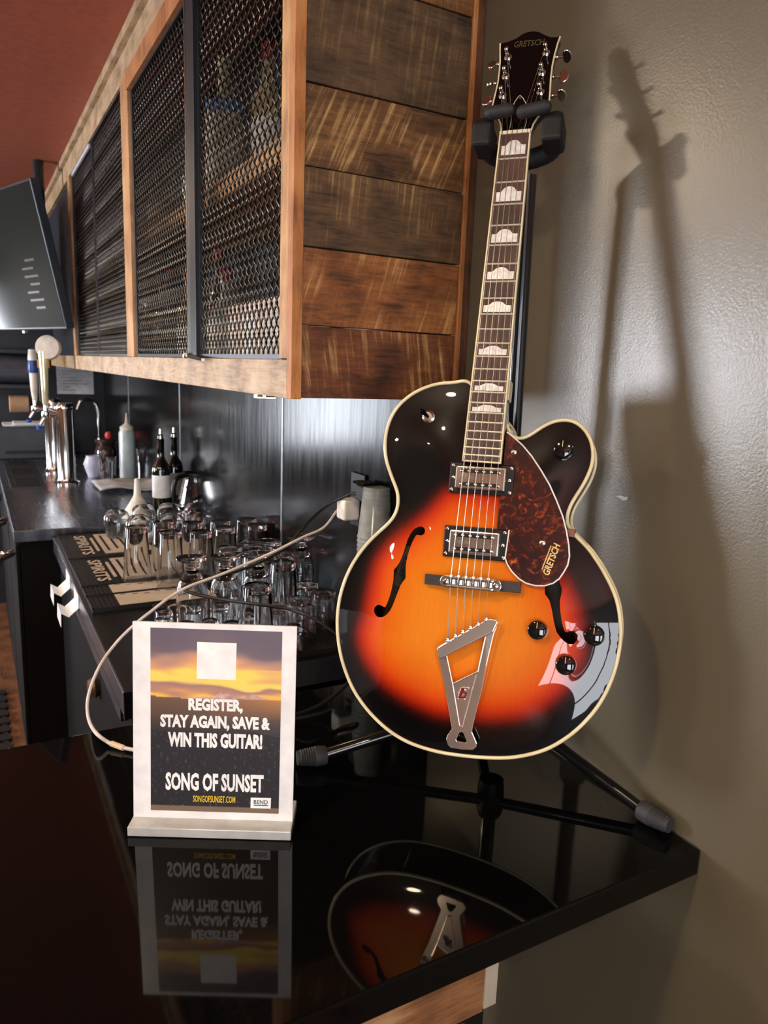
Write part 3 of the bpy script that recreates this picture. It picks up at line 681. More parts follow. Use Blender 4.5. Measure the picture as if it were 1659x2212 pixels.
# bridge
cs = [GB(x, y, -0.004) for x, y in [(515, 103), (1048, 152), (1045, 210), (512, 160)]]
o = sum(cs, Vector())/4; ax = ((cs[1]-cs[0])+(cs[2]-cs[3])).normalized(); ay = Z.cross(ax); wd_ = (cs[1]-cs[0]).length; hd = (cs[0]-cs[3]).length
MB().obox(o-Z*0.005, ax, ay, Z, wd_/2, hd/2, 0.007).build('bridge_base', wood('ebony_bridge', (24, 20, 20), (48, 42, 42), (62, 54, 54), (4, 30, 4), rough=0.4), guitar, bevel=0.0006)
br = empty('bridge', (0, 0, 0)); br.parent = guitar; br['_frame'] = 1
bo_ = (GB(595, 135, 0.008)+GB(940, 178, 0.008))/2; bw = (GB(940, 178, 0.008)-GB(595, 135, 0.008)).length
sh = []
for k in range(9): a_ = math.pi/2+math.pi*k/8; sh.append((-bw/2+.0085+.0085*math.cos(a_), .0085*math.sin(a_)))
for k in range(9): a_ = -math.pi/2+math.pi*k/8; sh.append((bw/2-.0085+.0085*math.cos(a_), .0085*math.sin(a_)))
MB().prism(sh, bo_, ax, ay, -0.006, -0.001).build('bridge_plate', M_NICKEL, br, bevel=0.001)
MB().obox(bo_+Z*0.001+ay*.0058, ax, ay, Z, bw*.36, .0012, .0045).obox(bo_+Z*0.001-ay*.0058, ax, ay, Z, bw*.36, .0012, .0045).build('bridge_rails', M_NICKEL, br, bevel=0.0004)
for s in (-1, 1):
    MB().lathe([(.0042, 0), (.0042, .0012), (.0028, .002), (0, .002)], bo_+ax*(s*(bw/2-.0085))-Z*.001, 14, Z).build('thumb_post', M_CHROME, br, smooth=True)
SAD = []
for k in range(6):
    p_ = bo_+ax*((k-2.5)*.0104)
    MB().obox(p_+Z*.0015, ax, ay, Z, .0032, .0036, .0035).build('saddle', M_CHROME, br, bevel=0.0006)
    MB().cyl(p_+ay*.0068+Z*.002, p_+ay*.0096+Z*.002, .0026, 10).build('saddle_screw', M_CHROME, br, smooth=True)
    SAD.append(p_+Z*.0055)
# tailpiece
def GT(x, y, w=0.001): return G(920+x/6.705, 1320+y/6.705, w)
to = [(165, 540), (175, 690), (235, 1000), (300, 1480), (330, 1700), (335, 1740), (270, 1830), (245, 1900), (270, 1990), (310, 2030), (480, 2056), (640, 2060), (690, 2010), (700, 1960), (665, 1870), (635, 1790), (640, 1740), (700, 1500), (790, 1180), (870, 800), (985, 330), (1055, 165), (1040, 115), (940, 100), (880, 115), (250, 470), (190, 510)]
hole1 = [(300, 650), (370, 1055), (745, 880), (860, 360)]
hole2 = [(440, 1810), (395, 1905), (405, 1925), (530, 1950), (548, 1930), (500, 1800), (470, 1788)]
gl = [(500, 1120), (605, 1120), (600, 1142), (548, 1142), (540, 1165), (585, 1190), (575, 1260), (550, 1290), (450, 1290), (440, 1268), (470, 1180)]
gi = [(515, 1200), (545, 1205), (538, 1250), (500, 1250)]
V = []; E = []
def wt(v): return 0.0015+max(-0.020, min(0, (v+0.72)*0.13)) if v < -0.72 else 0.0015
for poly in (to, hole1, hole2, gl):
    n = len(V); q = [GT(*p) for p in poly]; V += [Vector((p.x, p.y)) for p in q]; E += [(n+i, n+(i+1) % len(q)) for i in range(len(q))]
to3 = P2([GT(*p) for p in to]); hs3 = [P2([GT(*p) for p in h]) for h in (hole1, hole2, gl)]
v2, e2, f2, _, _, _ = delaunay_2d_cdt(V, E, [], 0, 1e-6)
ff = []
for f in f2:
    c_ = (sum(v2[i].x for i in f)/3, sum(v2[i].y for i in f)/3)
    if inside(c_, to3) and not any(inside(c_, h) for h in hs3):
        a, b, c = (v2[i] for i in f); ff.append(tuple(f) if (b.x-a.x)*(c.y-a.y)-(c.x-a.x)*(b.y-a.y) > 0 else tuple(reversed(f)))
M_TAIL = mat('polished_warm_nickel', (238, 222, 210), 0.2, 0.88, 0.04)
tp = empty('tailpiece', (0, 0, 0)); tp.parent = guitar; tp['_frame'] = 1
mb = MB().add([(p.x, p.y, wt(p.y)) for p in v2], ff)
pl = mb.build('trapeze_plate', M_TAIL, tp)
so = pl.modifiers.new('thickness', 'SOLIDIFY'); so.thickness = 0.0028; so.offset = -1
bvm = pl.modifiers.new('bevel', 'BEVEL'); bvm.width = 0.0007; bvm.segments = 2; bvm.limit_method = 'ANGLE'; bvm.angle_limit = math.radians(40)
for pa, pb in (((372, 1062), (455, 1690)), ((720, 930), (495, 1710)), ((455, 1690), (495, 1710)), ((300, 655), (372, 1062)), ((862, 370), (745, 880)), ((745, 880), (372, 1062))):
    a, b = GT(*pa), GT(*pb); a.z = wt(a.y)+.0002; b.z = wt(b.y)+.0002
    MB().tube([a, b], 0.0009, 6).build('raised_rib', M_TAIL, tp, smooth=True)
gq = P2([GT(*p) for p in gl]); MB().tube([(x_, y_, wt(y_)+.0003) for x_, y_ in gq], .0009, 6, True).build('letter_rim', M_TAIL, tp, smooth=True)
gq = [GT(*p) for p in gi]; gq2 = P2(gq); MB().prism(gq2, (0, 0, 0), X, Y, wt(gq[0].y)-.002, wt(gq[0].y)+.0003).build('letter_tongue', M_TAIL, tp)
MB().prism(P2([GT(*p) for p in [(420, 1090), (640, 1090), (600, 1320), (420, 1320)]]), (0, 0, 0), X, Y, wt(-.78)-.0046, wt(-.78)-.004).build('letter_backing', mat('red_enamel', (150, 36, 22), 0.35), tp)
bar = [(165, 540), (190, 510), (250, 470), (880, 115), (940, 100), (1040, 115), (1055, 165), (985, 310), (960, 312), (260, 668), (205, 690), (175, 660)]
MB().prism(P2([GT(*p) for p in bar]), (0, 0, 0), X, Y, -0.002, 0.0065).build('string_bar', M_TAIL, tp, bevel=0.0022, seg=3)
q = GT(470, 2085); MB().lathe([(.005, 0), (.005, .004), (.003, .006), (.003, .010), (.0055, .012), (.0055, .015), (0, .016)], Vector((q.x, q.y+.008, WR-.03)), 14, (0, -1, 0)).build('strap_button', M_TAIL, guitar, smooth=True)
MB().obox(Vector((q.x, q.y+.0055, WR-.012)), X, Y, Z, .013, .0012, .018).build('tailpiece_hinge', M_TAIL, tp, bevel=.0008)
q = GA(632, 62, WR-.03); MB().lathe([(.0055, 0), (.0055, .004), (.003, .006), (.003, .010), (.0055, .012), (0, .014)], Vector((q.x, q.y-.012, q.z)), 14, (-.2, 1, 0)).build('strap_button', M_TAIL, guitar, smooth=True)
# strings
anch = [(320, 420), (435, 365), (540, 305), (650, 245), (762, 195), (876, 125)]
for k in range(6):
    nu = Vector(((k-2.5)*.0070, 0.002, .0030)); sd = SAD[k]; an = GT(*anch[k], 0.005); an.z = 0.006
    po = PST[[2, 1, 0, 3, 4, 5][k]]
    MB().tube([po, nu, sd, an], [.00062, .00056, .00050, .00040, .00034, .00030][k], 5).build('string', mat('steel_string', (216, 204, 186), 0.25, 1.0), guitar)
    MB().lathe([(.0022, -.003), (.0028, 0), (.0022, .003)], an, 8, (sd-an)).build('ball_end', M_CHROME, tp, smooth=True)
# knobs, toggle
def knob(q, parent=guitar):
    q = Vector(q); q.z = top_h(q.x, q.y)
    kb = MB().lathe([(0, 0), (.0135, 0), (.0138, .002), (.0128, .011), (.0118, .0135), (.0105, .0142), (0, .0138)], q, 26, Z).build('knob', mat('black_glossy_knob', (10, 10, 11), 0.08, coat=1.0), parent, smooth=True, sharp=50)
    MB().box(q.x-.0004, q.x+.0004, q.y+.003, q.y+.011, q.z+.0138, q.z+.0145).build('pointer_mark', M_CREAM, kb)
for x_, y_ in ((1145, 415), (1458, 452), (1300, 613)): knob(GB(x_, y_, -.012))
knob(GA(1283, 440, -.012))
q = GA(528, 257, -.016); q.z = top_h(q.x, q.y)
tg = MB().lathe([(.0095, 0), (.0095, .0012), (.0075, .0022), (.0062, .003), (.0062, .005), (0, .005)], q, 20, Z).build('toggle_switch', M_NICKEL, guitar, smooth=True, sharp=35)
MB().cyl(q+Z*.004, q+Vector((-.0045, .004, .016)), .0022, 10, .0034).lathe([(0, -.004), (.0034, -.002), (.0038, .001), (.003, .004), (0, .005)], q+Vector((-.005, .0045, .018)), 12, (-.3, .25, .9)).build('switch_tip', M_BLACKG, tg, smooth=True)
q0 = G(780+835/9.62, 1120+1200/9.62, WB+.0036); q1 = G(780+950/9.62, 1120+790/9.62, WB+.0036); axl = (q1-q0).normalized(); ayl = Z.cross(axl)
MB().prism([(-.032, -.012), (.032, -.012), (.032, .012), (-.032, .012)], (q0+q1)/2, axl, ayl, -.0004, 0).build('inner_label', mat('taupe_inner_label', (92, 74, 62), .6), guitar)
lettering(MB(), 'GRETSCH', (q0+q1)/2, axl, ayl, (q1-q0).length, 0.0085, 0.0004, 0.03, slant=0.12).build('label_lettering', M_BLACKP, guitar)

# ------------------------------------------------------------------ guitar stand
st = empty('guitar_stand', (-0.86, 0.70, 0), 'black metal tripod guitar stand with rubber feet and padded neck yoke', 'guitar stand')
PB = Vector((-0.872, 0.716, 0.085)); PT_ = GP_+GU*0.012+GV*(-0.03)+GW*(-0.058)
M_TUBE = mat('black_enamel_tube', (16, 16, 17), 0.22, coat=0.4)
MB().cyl(PB-Z*.03, PT_, .0125, 16).build('pole', M_TUBE, st, smooth=True)
MB().lathe([(0, -.035), (.02, -.035), (.022, -.02), (.022, .02), (.018, .03), (.0128, .034)], PB, 20).build('leg_collar', M_BLACKP, st, smooth=True, sharp=40)
dirp = (PT_-PB).normalized()
MB().lathe([(.0126, 0), (.018, .004), (.018, .05), (.0126, .056)], PB+dirp*0.36, 18, dirp).build('height_clutch', M_BLACKP, st, smooth=True)
for fa, fb in ((onz(705, 1631, .017), onz(650, 1637, .017)), (onz(1383, 1748, .0155), onz(1438, 1778, .0155)), (Vector((-1.0, .775, .016)), Vector((-1.04, .785, .016)))):
    top_ = PB+Z*0.005
    d_ = (fb-fa).normalized()
    lg = MB().cyl(top_, fa+d_*.01, .0088, 14).build('leg', M_TUBE, st, smooth=True)
    ft = MB()
    prof = [(0, 0), (.0135, 0), (.0145, .003), (.0155, .016)]
    for k in range(7): prof += [(.0152-.0004*k, .0185+k*.0036), (.0136-.0004*k, .0200+k*.0036)]
    prof += [(.011, .046), (0, .046)]
    ft.lathe(prof, fa, 20, d_).build('rubber_foot', M_RUBBERG, lg, smooth=True, sharp=30)
# yoke: a padded cradle around the neck with two locking bars
def gp(u, v, w): return GP_+(GU*u+GV*v+GW*w)*KG
YV = 0.012
MB().tube(smooth_path([gp(-.044, YV+.004, .004), gp(-.046, YV-.008, -.02), gp(-.038, YV-.018, -.042), gp(0, YV-.022, -.056), gp(.042, YV-.018, -.044), gp(.052, YV-.008, -.022), gp(.052, YV+.004, .004)], 6), .0135, 12).build('yoke', M_BLACKR, st, smooth=True)
for s, a, b in ((-1, (1052, 246), (1106, 236)), (1, (1120, 244), (1186, 229))):
    def gw(px, py, w): q = G(px, py, w); return gp(q.x, q.y, q.z)
    A = gw(*a, .010); B = gw(*b, .010); A, B = A*.88+B*.12, B*.88+A*.12
    MB().tube(smooth_path([A, A*.67+B*.33, A*.33+B*.67, B], 4), .009, 12).lathe([(.009, 0), (.0065, .006), (0, .009)], A, 12, A-B).lathe([(.009, 0), (.0065, .006), (0, .009)], B, 12, B-A).build('locking_bar', mat('charcoal_foam', (40, 40, 43), 0.6, bump=0.2), st, smooth=True)
    hx = -.046 if s < 0 else .052
    MB().obox(gp(hx, YV-.012, -.012), GU, GV, GW, .014, .017, .022).build('yoke_arm', M_BLACKR, st, bevel=.006, seg=3)
# ------------------------------------------------------------------ table sign
sa = onz(288, 1763, .015); sb = onz(632, 1773, .015)
SX = (sb-sa).normalized(); SN = Vector((SX.y, -SX.x, 0)); TL = 0.068
SUP = (Z*math.cos(TL)-SN*math.sin(TL)).normalized(); SNN = SX.cross(SUP)
SWD = (sb-sa).length; SHT = 0.268
sign = empty('table_sign', (sa+sb)/2*1.0, 'white acrylic table sign with a sunset poster about winning the guitar', 'sign')
sign.location.z = 0
so_ = (sa+sb)/2; so_.z = .013
M_ACR = mat('white_acrylic', (236, 236, 240), 0.12, coat=0.6)
def sp(a, b, n=0.0): return so_+SX*a+SUP*b+SNN*n
pn = MB().obox(sp(0, SHT/2, -.0022), SX, SUP, SNN, SWD/2, SHT/2, .0020).build('panel', mat('bright_white_card', (240, 240, 246), 0.25, coat=0.7), sign, bevel=.0006)
mb = MB()
f0 = onz(275, 1808, 0); f1 = onz(628, 1818, 0); bx_ = (f1-f0).normalized(); bn = Vector((-bx_.y, bx_.x, 0)); bw_ = (f1-f0).length
MB().obox((f0+f1)/2+bn*.036+Z*.0075, bx_, bn, Z, bw_/2, .036, .0065).build('base', mat('frosted_acrylic', (214, 216, 216), 0.22, coat=0.5, trans=0.25), sign, bevel=.0012)
MB().obox((f0+f1)/2+bn*.036+Z*.0006, bx_, bn, Z, bw_/2-.004, .032, .0006).build('foot_pads', M_BLACKR, sign)
# print: corners measured on the panel plane
def SP(px, py):
    d = ray(px, py); t = (so_-EYE).dot(SNN)/d.dot(SNN); q = EYE+d*t-so_; return (q.dot(SX), q.dot(SUP))
def SC(x, y): return SP(250+x/3.95, 1310+y/3.95)
pc = [SC(295, 178), SC(1432, 218), SC(1380, 1775), SC(300, 1730)]
pw = ((pc[1][0]-pc[0][0])+(pc[2][0]-pc[3][0]))/2; phh = ((pc[0][1]-pc[3][1])+(pc[1][1]-pc[2][1]))/2
pcx = sum(p[0] for p in pc)/4; pcy = sum(p[1] for p in pc)/4
NX, NY = 110, 150
vs = []; fs = []; cols = []
def lerp(a, b, t): return tuple(a[k]*(1-t)+b[k]*t for k in range(3))
def skycol(s, t):
    """s 0..1 left-right, t 0 top .. 1 bottom of the poster"""
    n1 = noise.noise(Vector((s*2.2, t*9, 1.3))); n2 = noise.noise(Vector((s*5, t*26, 7.7))); n3 = noise.noise(Vector((s*30, t*60, 3.1)))
    hor = 0.365+0.012*s+0.006*math.sin(s*5)
    mt_ = max(0, 0.028-abs(s-.60)*.22)+max(0, 0.026-abs(s-.53)*.3)+max(0, 0.030-abs(s-.78)*.22)+max(0, .016-abs(s-.40)*.16)
    if t < hor-mt_*0.9:
        k = t+0.075*n1+0.04*n2
        stops = [(0, (98, 86, 100)), (.10, (112, 96, 106)), (.14, (170, 132, 122)), (.19, (222, 160, 116)), (.235, (250, 222, 96)), (.275, (246, 214, 104)), (.295, (160, 120, 118)), (.325, (190, 136, 112)), (.35, (248, 196, 84)), (.42, (240, 170, 90))]
        if s > .55 and t < .21: k -= .045*(s-.55)/.45
        for (a, ca_), (b, cb_) in zip(stops, stops[1:]):
            if k <= b: return lerp(ca_, cb_, max(0, (k-a)/(b-a)))
        return stops[-1][1]
    if t < hor:
        return lerp((168, 128, 128), (226, 190, 176), .5+.8*n3)
    g = (t-hor)/(1-hor)
    base = lerp((112, 84, 66), (58, 50, 46), min(1, g*2.6))
    if s > .45 and g < .17: base = lerp(base, (196, 128, 70), (s-.45)*1.5*(1-g/.17)+.1)
    if g > .16: base = lerp(base, (40, 38, 42), min(1, (g-.16)*4))
    if g > .30:
        sp_ = noise.noise(Vector((s*42, t*150, 5.0)))
        base = lerp((40, 38, 42), (112, 112, 120), max(0, (sp_-.25)*1.8)) if sp_ > .25 else (40, 38, 42)
    if t > .972: base = (122, 104, 88)
    return base
for j in range(NY+1):
    for i in range(NX+1):
        s, t = i/NX, j/NY
        vs.append(sp(pcx+(s-.5)*pw, pcy+(.5-t)*phh, .00015)); cols.append(skycol(s, t))
for j in range(NY):
    for i in range(NX):
        a = j*(NX+1)+i; fs.append((a, a+NX+1, a+NX+2, a+1))
po_ = MB().add(vs, fs).build('printed_poster', attr_mat('sunset_print', 'print', 0.35, 0.5), sign)
tag(po_, 'printed sunset over mountains and a dark town')
ca = po_.data.color_attributes.new('print', 'FLOAT_COLOR', 'POINT')
for i, c_ in enumerate(cols): ca.data[i].color = sl(c_)
M_INK = mat('white_ink', (246, 246, 250), 0.4)
def sign_text(s, x0, x1, yt, yb, m, bold, name='poster_lettering', sl_=0.0):
    a = SC(x0, (yt+yb)/2); b = SC(x1, (yt+yb)/2); c0 = SC((x0+x1)/2, yt); c1 = SC((x0+x1)/2, yb)
    yc = (c0[1]+c1[1])/2
    mb = lettering(MB(), s, sp((a[0]+b[0])/2, yc, .0003), SX, SUP, b[0]-a[0], c0[1]-c1[1], 0, bold, slant=sl_)
    mb.build(name, m, sign)
sign_text('REGISTER,', 620, 1085, 788, 912, M_INK, .05)
sign_text('STAY AGAIN, SAVE &', 380, 1318, 932, 1062, M_INK, .05)
sign_text('WIN THIS GUITAR!', 445, 1252, 1078, 1208, M_INK, .05)
sign_text('SONG OF SUNSET', 425, 1262, 1424, 1578, M_INK, .04)
sign_text('SONGOFSUNSET.COM', 660, 1020, 1616, 1672, mat('yellow_ink', (246, 206, 20), 0.4), .012)
a, b, c_, d_ = SC(1152, 1630), SC(1325, 1634), SC(1322, 1725), SC(1150, 1720)
MB().add([sp(*a, .00025), sp(*b, .00025), sp(*c_, .00025), sp(*d_, .00025)], [(3, 2, 1, 0)]).build('logo_patch', M_INK, sign)
sign_text('BEND', 1178, 1298, 1652, 1686, mat('navy_ink', (20, 30, 50), 0.4), .012, 'logo_lettering')
a, b, c_, d_ = SC(1178, 1690), SC(1300, 1692), SC(1298, 1702), SC(1176, 1700)
MB().add([sp(*a, .0004), sp(*b, .0004), sp(*c_, .0004), sp(*d_, .0004)], [(3, 2, 1, 0)]).build('logo_underline', mat('blue_ink', (40, 130, 190), 0.4), sign)
a, b, c_, d_ = SC(695, 302), SC(1032, 314), SC(1024, 628), SC(692, 616)
MB().add([sp(*a, .00025), sp(*b, .00025), sp(*c_, .00025), sp(*d_, .00025)], [(3, 2, 1, 0)]).build('white_square', M_INK, sign)

# ------------------------------------------------------------------ glass drainboard, mats
DZ = -0.06; DX1 = -1.478; DX0 = -2.955; DY0 = 0.235; DY1 = YW-0.010
drn = empty('drainboard', (-2.2, .5, FLOOR), 'dark stainless steel glass drainboard along the backsplash over a black underbar cabinet', 'drainboard')
MB().box(DX0, DX1, DY0, DY1, DZ-.012, DZ).build('steel_top', M_STEELD, drn, bevel=.002)
MB().box(DX0, DX1, DY0-.0015, DY0+.010, DZ-.052, DZ-.0005).build('front_lip', M_STEEL, drn, bevel=.001)
MB().box(DX1-.010, DX1+.0015, DY0, DY1, DZ-.062, DZ-.0005).build('end_lip', M_STEELD, drn, bevel=.001)
MB().box(DX0, DX1-.03, DY0+.02, DY1, FLOOR, DZ-.013).build('underbar_cabinet', mat('dull_black_laminate', (12, 11, 12), .7, spec=.15), drn)
MB().box(-2.45, -1.55, DY0+.004, DY0+.019, DZ-.10, DZ-.07).build('rail', M_STEEL, drn)
MB().lathe([(0, 0), (.02, 0), (.03, .015), (.022, .03), (0, .03)], (-2.0, DY0+.022, -.27), 14, (0, -1, 0)).build('knob', mat('worn_brass', (104, 84, 70), 0.4, 0.6), drn, smooth=True)
MT = DZ+.0125
M_MAT = mat('black_ribbed_rubber', (22, 22, 25), 0.55, bump=0.3)
M_BEIGE = mat('beige_printed_rubber', (188, 172, 156), 0.55, var=0.1)
def bar_mat(px0, px1, y0, y1, label, ribs=True, words=None, xx=None):
    xa = onz(*px0, MT).x; xb = onz(*px1, MT).x
    if xx: xa, xb = xx
    o = empty('bar_mat', ((xa+xb)/2, (y0+y1)/2, DZ), label, 'bar mat', 'rubber bar mats under the glasses')
    MB().box(xa, xb, y0, y1, DZ+.0002, MT-.003).build('rubber_sheet', M_MAT, o)
    mb = MB(); y = y0+.003
    mb.box(xa, xb, y0, y0+.004, MT-.003, MT).box(xa, xa+.004, y0, y1, MT-.003, MT).box(xb-.004, xb, y0, y1, MT-.003, MT)
    n = 0
    while y < y1-.006:
        mb.box(xa+.004, xb-.004, y+.004, y+.0095, MT-.003, MT-.0008); y += .0125; n += 1
    mb.build('ribs', M_MAT, o)
    return o, xa, xb
m1, a1, b1 = bar_mat((119, 1157), (142, 1208), DY0+.012, .79, 'black ribbed bar mat with beige word, farthest along the drainboard')
m2, a2, b2 = bar_mat((143, 1210), (172, 1267), DY0+.012, .79, 'black ribbed bar mat with beige word, second from the steel counter')
m3, a3, b3 = bar_mat((173, 1269), (181, 1288), DY0+.012, .79, 'narrow black bar mat with a long beige strip, third from the steel counter')
m4, a4, b4 = bar_mat((182, 1290), (194, 1316), DY0+.012, .79, 'narrow black bar mat with a long beige strip, nearest to the open steel')
m5, a5, b5 = bar_mat((275, 1315), (300, 1400), .40, .79, 'black bar mat with beige curly marks under the short glasses', xx=(b4+.012, -1.50))
for m_, a, b in ((m1, a1, b1), (m2, a2, b2)):
    L_ = b-a
    lettering(MB(), 'SPIRITS', ((a+b)/2+.0, DY0+.083, MT), X, Y, L_*.80, .040, .0006, .025).build('word', M_BEIGE, m_)
    MB().box(a+L_*.22, b-L_*.22, DY0+.115, DY0+.124, MT-.002, MT+.0005).build('beige_bar', M_BEIGE, m_)
    MB().box(a+L_*.08, b-L_*.10, DY0+.135, DY0+.30, MT-.002, MT+.0006).build('beige_patch', M_BEIGE, m_)
    mb = MB()
    for k in range(4):
        mb.box(a+L_*.15, b-L_*.2-.02*(k % 2), DY0+.15+.030*k, DY0+.158+.030*k, MT+.0006, MT+.0012)
    mb.build('dark_lines', M_MAT, m_)
    MB().box(a+L_*.1, b-L_*.12, DY0+.31, DY0+.40, MT-.002, MT+.0006).build('beige_patch', M_BEIGE, m_)
for m_, a, b in ((m3, a3, b3), (m4, a4, b4)):
    MB().box(a+.006, b-.005, DY0+.085, DY0+.34, MT-.002, MT+.0006).build('beige_strip', M_BEIGE, m_)
    mb = MB()
    for k in range(7): mb.box(a+.012+.006*(k % 3), a+.016+.006*(k % 3), DY0+.1+.032*k, DY0+.115+.032*k, MT+.0006, MT+.0011)
    mb.build('dark_flecks', M_MAT, m_)
for k in range(6):
    cx_ = a5+.07+(k % 3)*.11; cy_ = .455+.13*(k//3)
    MB().tube([(cx_+.034*math.cos(t/9*5.2), cy_+.026*math.sin(t/9*5.2), MT) for t in range(10)], .0028, 6).build('beige_curl', M_BEIGE, m5)

# two folded paper tags hanging on the drainboard's lip
for k, (px, py, lab) in enumerate(((140, 1262, 'white folded paper tag over the steel lip, farther of two'), (158, 1306, 'white folded paper tag over the steel lip, nearer of two'))):
    q = ony(px+8, py+8, DY0-.002); xt = q.x
    t = MB(); L_ = .105+.02*k*0
    prof = [(DY0-.0025, DZ-.004), (DY0-.0032, DZ-.040), (DY0-.030, DZ-.064), (DY0-.050, DZ-.050), (DY0-.052, DZ-.092)]
    vs = []
    for y_, z_ in prof: vs += [(xt-L_/2, y_, z_), (xt+L_/2, y_, z_)]
    t.add(vs, [(2*i, 2*i+1, 2*i+3, 2*i+2) for i in range(len(prof)-1)])
    o = t.build('paper_tag', M_PAPER, None, (xt, DY0, DZ-.05)); sm_ = o.modifiers.new('thickness', 'SOLIDIFY'); sm_.thickness = .0012; sm_.offset = 1
    tag(o, lab, 'paper tag')

# ------------------------------------------------------------------ glasses, upside down on the mats
KIND = {
 'pint_glass': ([(0, 0.1650), (.029, 0.1650), (.0315, 0.1606), (.0425, 0.0022), (.0425, 0.0000), (.0400, 0.0000), (.0398, 0.0022), (.0290, 0.1474), (0, 0.1485)], .0430, 0.1650),
 'tumbler': ([(0, .128), (.033, .128), (.036, .124), (.0400, .002), (.0400, 0), (.0376, 0), (.0374, .002), (.0336, .108), (.030, .112), (0, .112)], .0405, .128),
 'footed_goblet': ([(0, 0.1995), (.026, 0.1989), (.0360, 0.2013), (.0370, 0.1989), (.0345, 0.1960), (.0200, 0.1902), (.0135, 0.1839), (.0120, 0.1786), (.0155, 0.1752), (.0120, 0.1711), (.0165, 0.1670), (.0135, 0.1630), (.0190, 0.1589), (.0270, 0.1508), (.0345, 0.1334), (.0375, 0.1079), (.0372, 0.0580), (.0350, 0.0012), (.0340, 0.0000), (.0326, 0.0000), (.0330, 0.0035), (.0350, 0.0580), (.0350, 0.1067), (.0320, 0.1276), (.0240, 0.1438), (0, 0.1496)], .0380, 0.2013),
 'balloon_glass': ([(0, .106), (.014, .106), (.026, .1045), (.038, .095), (.0460, .078), (.0480, .060), (.0450, .035), (.0380, .001), (.0372, 0), (.0362, 0), (.0366, .003), (.0434, .035), (.0464, .060), (.0440, .077), (.0360, .0925), (.020, .1015), (0, .1025)], .0485, .106),
 'rocks_glass': ([(0, .092), (.026, .092), (.0295, .089), (.0385, .001), (.0380, 0), (.0355, 0), (.0355, .002), (.0280, .074), (.024, .077), (0, .077)], .0390, .092),
 'shot_glass': ([(0, .062), (.018, .062), (.0205, .059), (.0250, .001), (.0245, 0), (.0228, 0), (.0226, .002), (.0185, .040), (.014, .044), (0, .044)], .0255, .062),
}
DESC = {'pint_glass': 'tall clear pint glass', 'tumbler': 'straight clear tumbler', 'footed_goblet': 'clear goblet with ringed stem', 'balloon_glass': 'round clear stemless wine glass', 'rocks_glass': 'short clear tapered glass', 'shot_glass': 'small clear shot glass'}
SPOTS = [('balloon_glass', 252, 1100), ('balloon_glass', 328, 1087), ('balloon_glass', 392, 1084), ('balloon_glass', 458, 1083), ('balloon_glass', 300, 1112), ('balloon_glass', 372, 1110), ('balloon_glass', 440, 1106),
 ('pint_glass', 294, 1137), ('pint_glass', 371, 1148), ('pint_glass', 354, 1127), ('pint_glass', 432, 1147), ('pint_glass', 417, 1128), ('pint_glass', 501, 1142), ('pint_glass', 483, 1124), ('pint_glass', 560, 1139), ('pint_glass', 535, 1120),
 ('tumbler', 504, 1178), ('tumbler', 564, 1168), ('tumbler', 630, 1170), ('tumbler', 655, 1186), ('tumbler', 590, 1187),
 ('footed_goblet', 448, 1206), ('footed_goblet', 527, 1201), ('footed_goblet', 602, 1195), ('footed_goblet', 670, 1198), ('footed_goblet', 726, 1181),
 ('pint_glass', 616, 1246), ('pint_glass', 686, 1237), ('rocks_glass', 546, 1290), ('rocks_glass', 690, 1274), ('rocks_glass', 696, 1307), ('rocks_glass', 644, 1312), ('rocks_glass', 740, 1290), ('rocks_glass', 700, 1345),
 ('shot_glass', 354, 1318), ('shot_glass', 424, 1311), ('shot_glass', 420, 1337), ('shot_glass', 476, 1304), ('shot_glass', 473, 1333), ('shot_glass', 525, 1330), ('shot_glass', 585, 1326), ('shot_glass', 612, 1300), ('shot_glass', 640, 1345)]
GP = []
for kd, px, py in SPOTS:
    q = onz(px, py, MT+.001+KIND[kd][2]); GP.append([q.x, q.y, KIND[kd][1], kd])
for it in range(160):
    mv = 0
    for i in range(len(GP)):
        for j in range(i):
            dx = GP[i][0]-GP[j][0]; dy = GP[i][1]-GP[j][1]; d = math.hypot(dx, dy) or 1e-4; need = GP[i][2]+GP[j][2]+.003
            if d < need:
                k = (need-d)/2/d; GP[i][0] += dx*k; GP[i][1] += dy*k; GP[j][0] -= dx*k; GP[j][1] -= dy*k; mv += 1
    for g in GP:
        g[0] = max(DX0+.06, min(DX1-.015-g[2], g[0])); g[1] = max(DY0+.02+g[2], min(YW-.012-g[2], g[1]))
        if g[3] == 'rocks_glass' and math.hypot(g[0]+1.56, g[1]-.755) < g[2]+.05: g[0] -= .01
    if not mv: break
protos = {}; count = {}
ordn = ['first', 'second', 'third', 'fourth', 'fifth', 'sixth', 'seventh', 'eighth', 'ninth', 'tenth', 'eleventh', 'twelfth', 'thirteenth', 'fourteenth']
for kd in KIND:
    lst = sorted([g for g in GP if g[3] == kd], key=lambda g: -g[0])
    for i, g in enumerate(lst):
        loc = Vector((g[0], g[1], MT+.0008))
        if kd not in protos:
            o = MB().lathe(KIND[kd][0], loc, 28).build(kd, M_GLASS, None, loc, smooth=True, sharp=50); protos[kd] = o
        else:
            o = protos[kd].copy(); COL.objects.link(o); o.location = loc
        o['label'] = '%s upside down, %s of its kind from the stone bar' % (DESC[kd], ordn[i])
        o['category'] = 'glass'; o['group'] = 'upturned glasses on the drainboard'

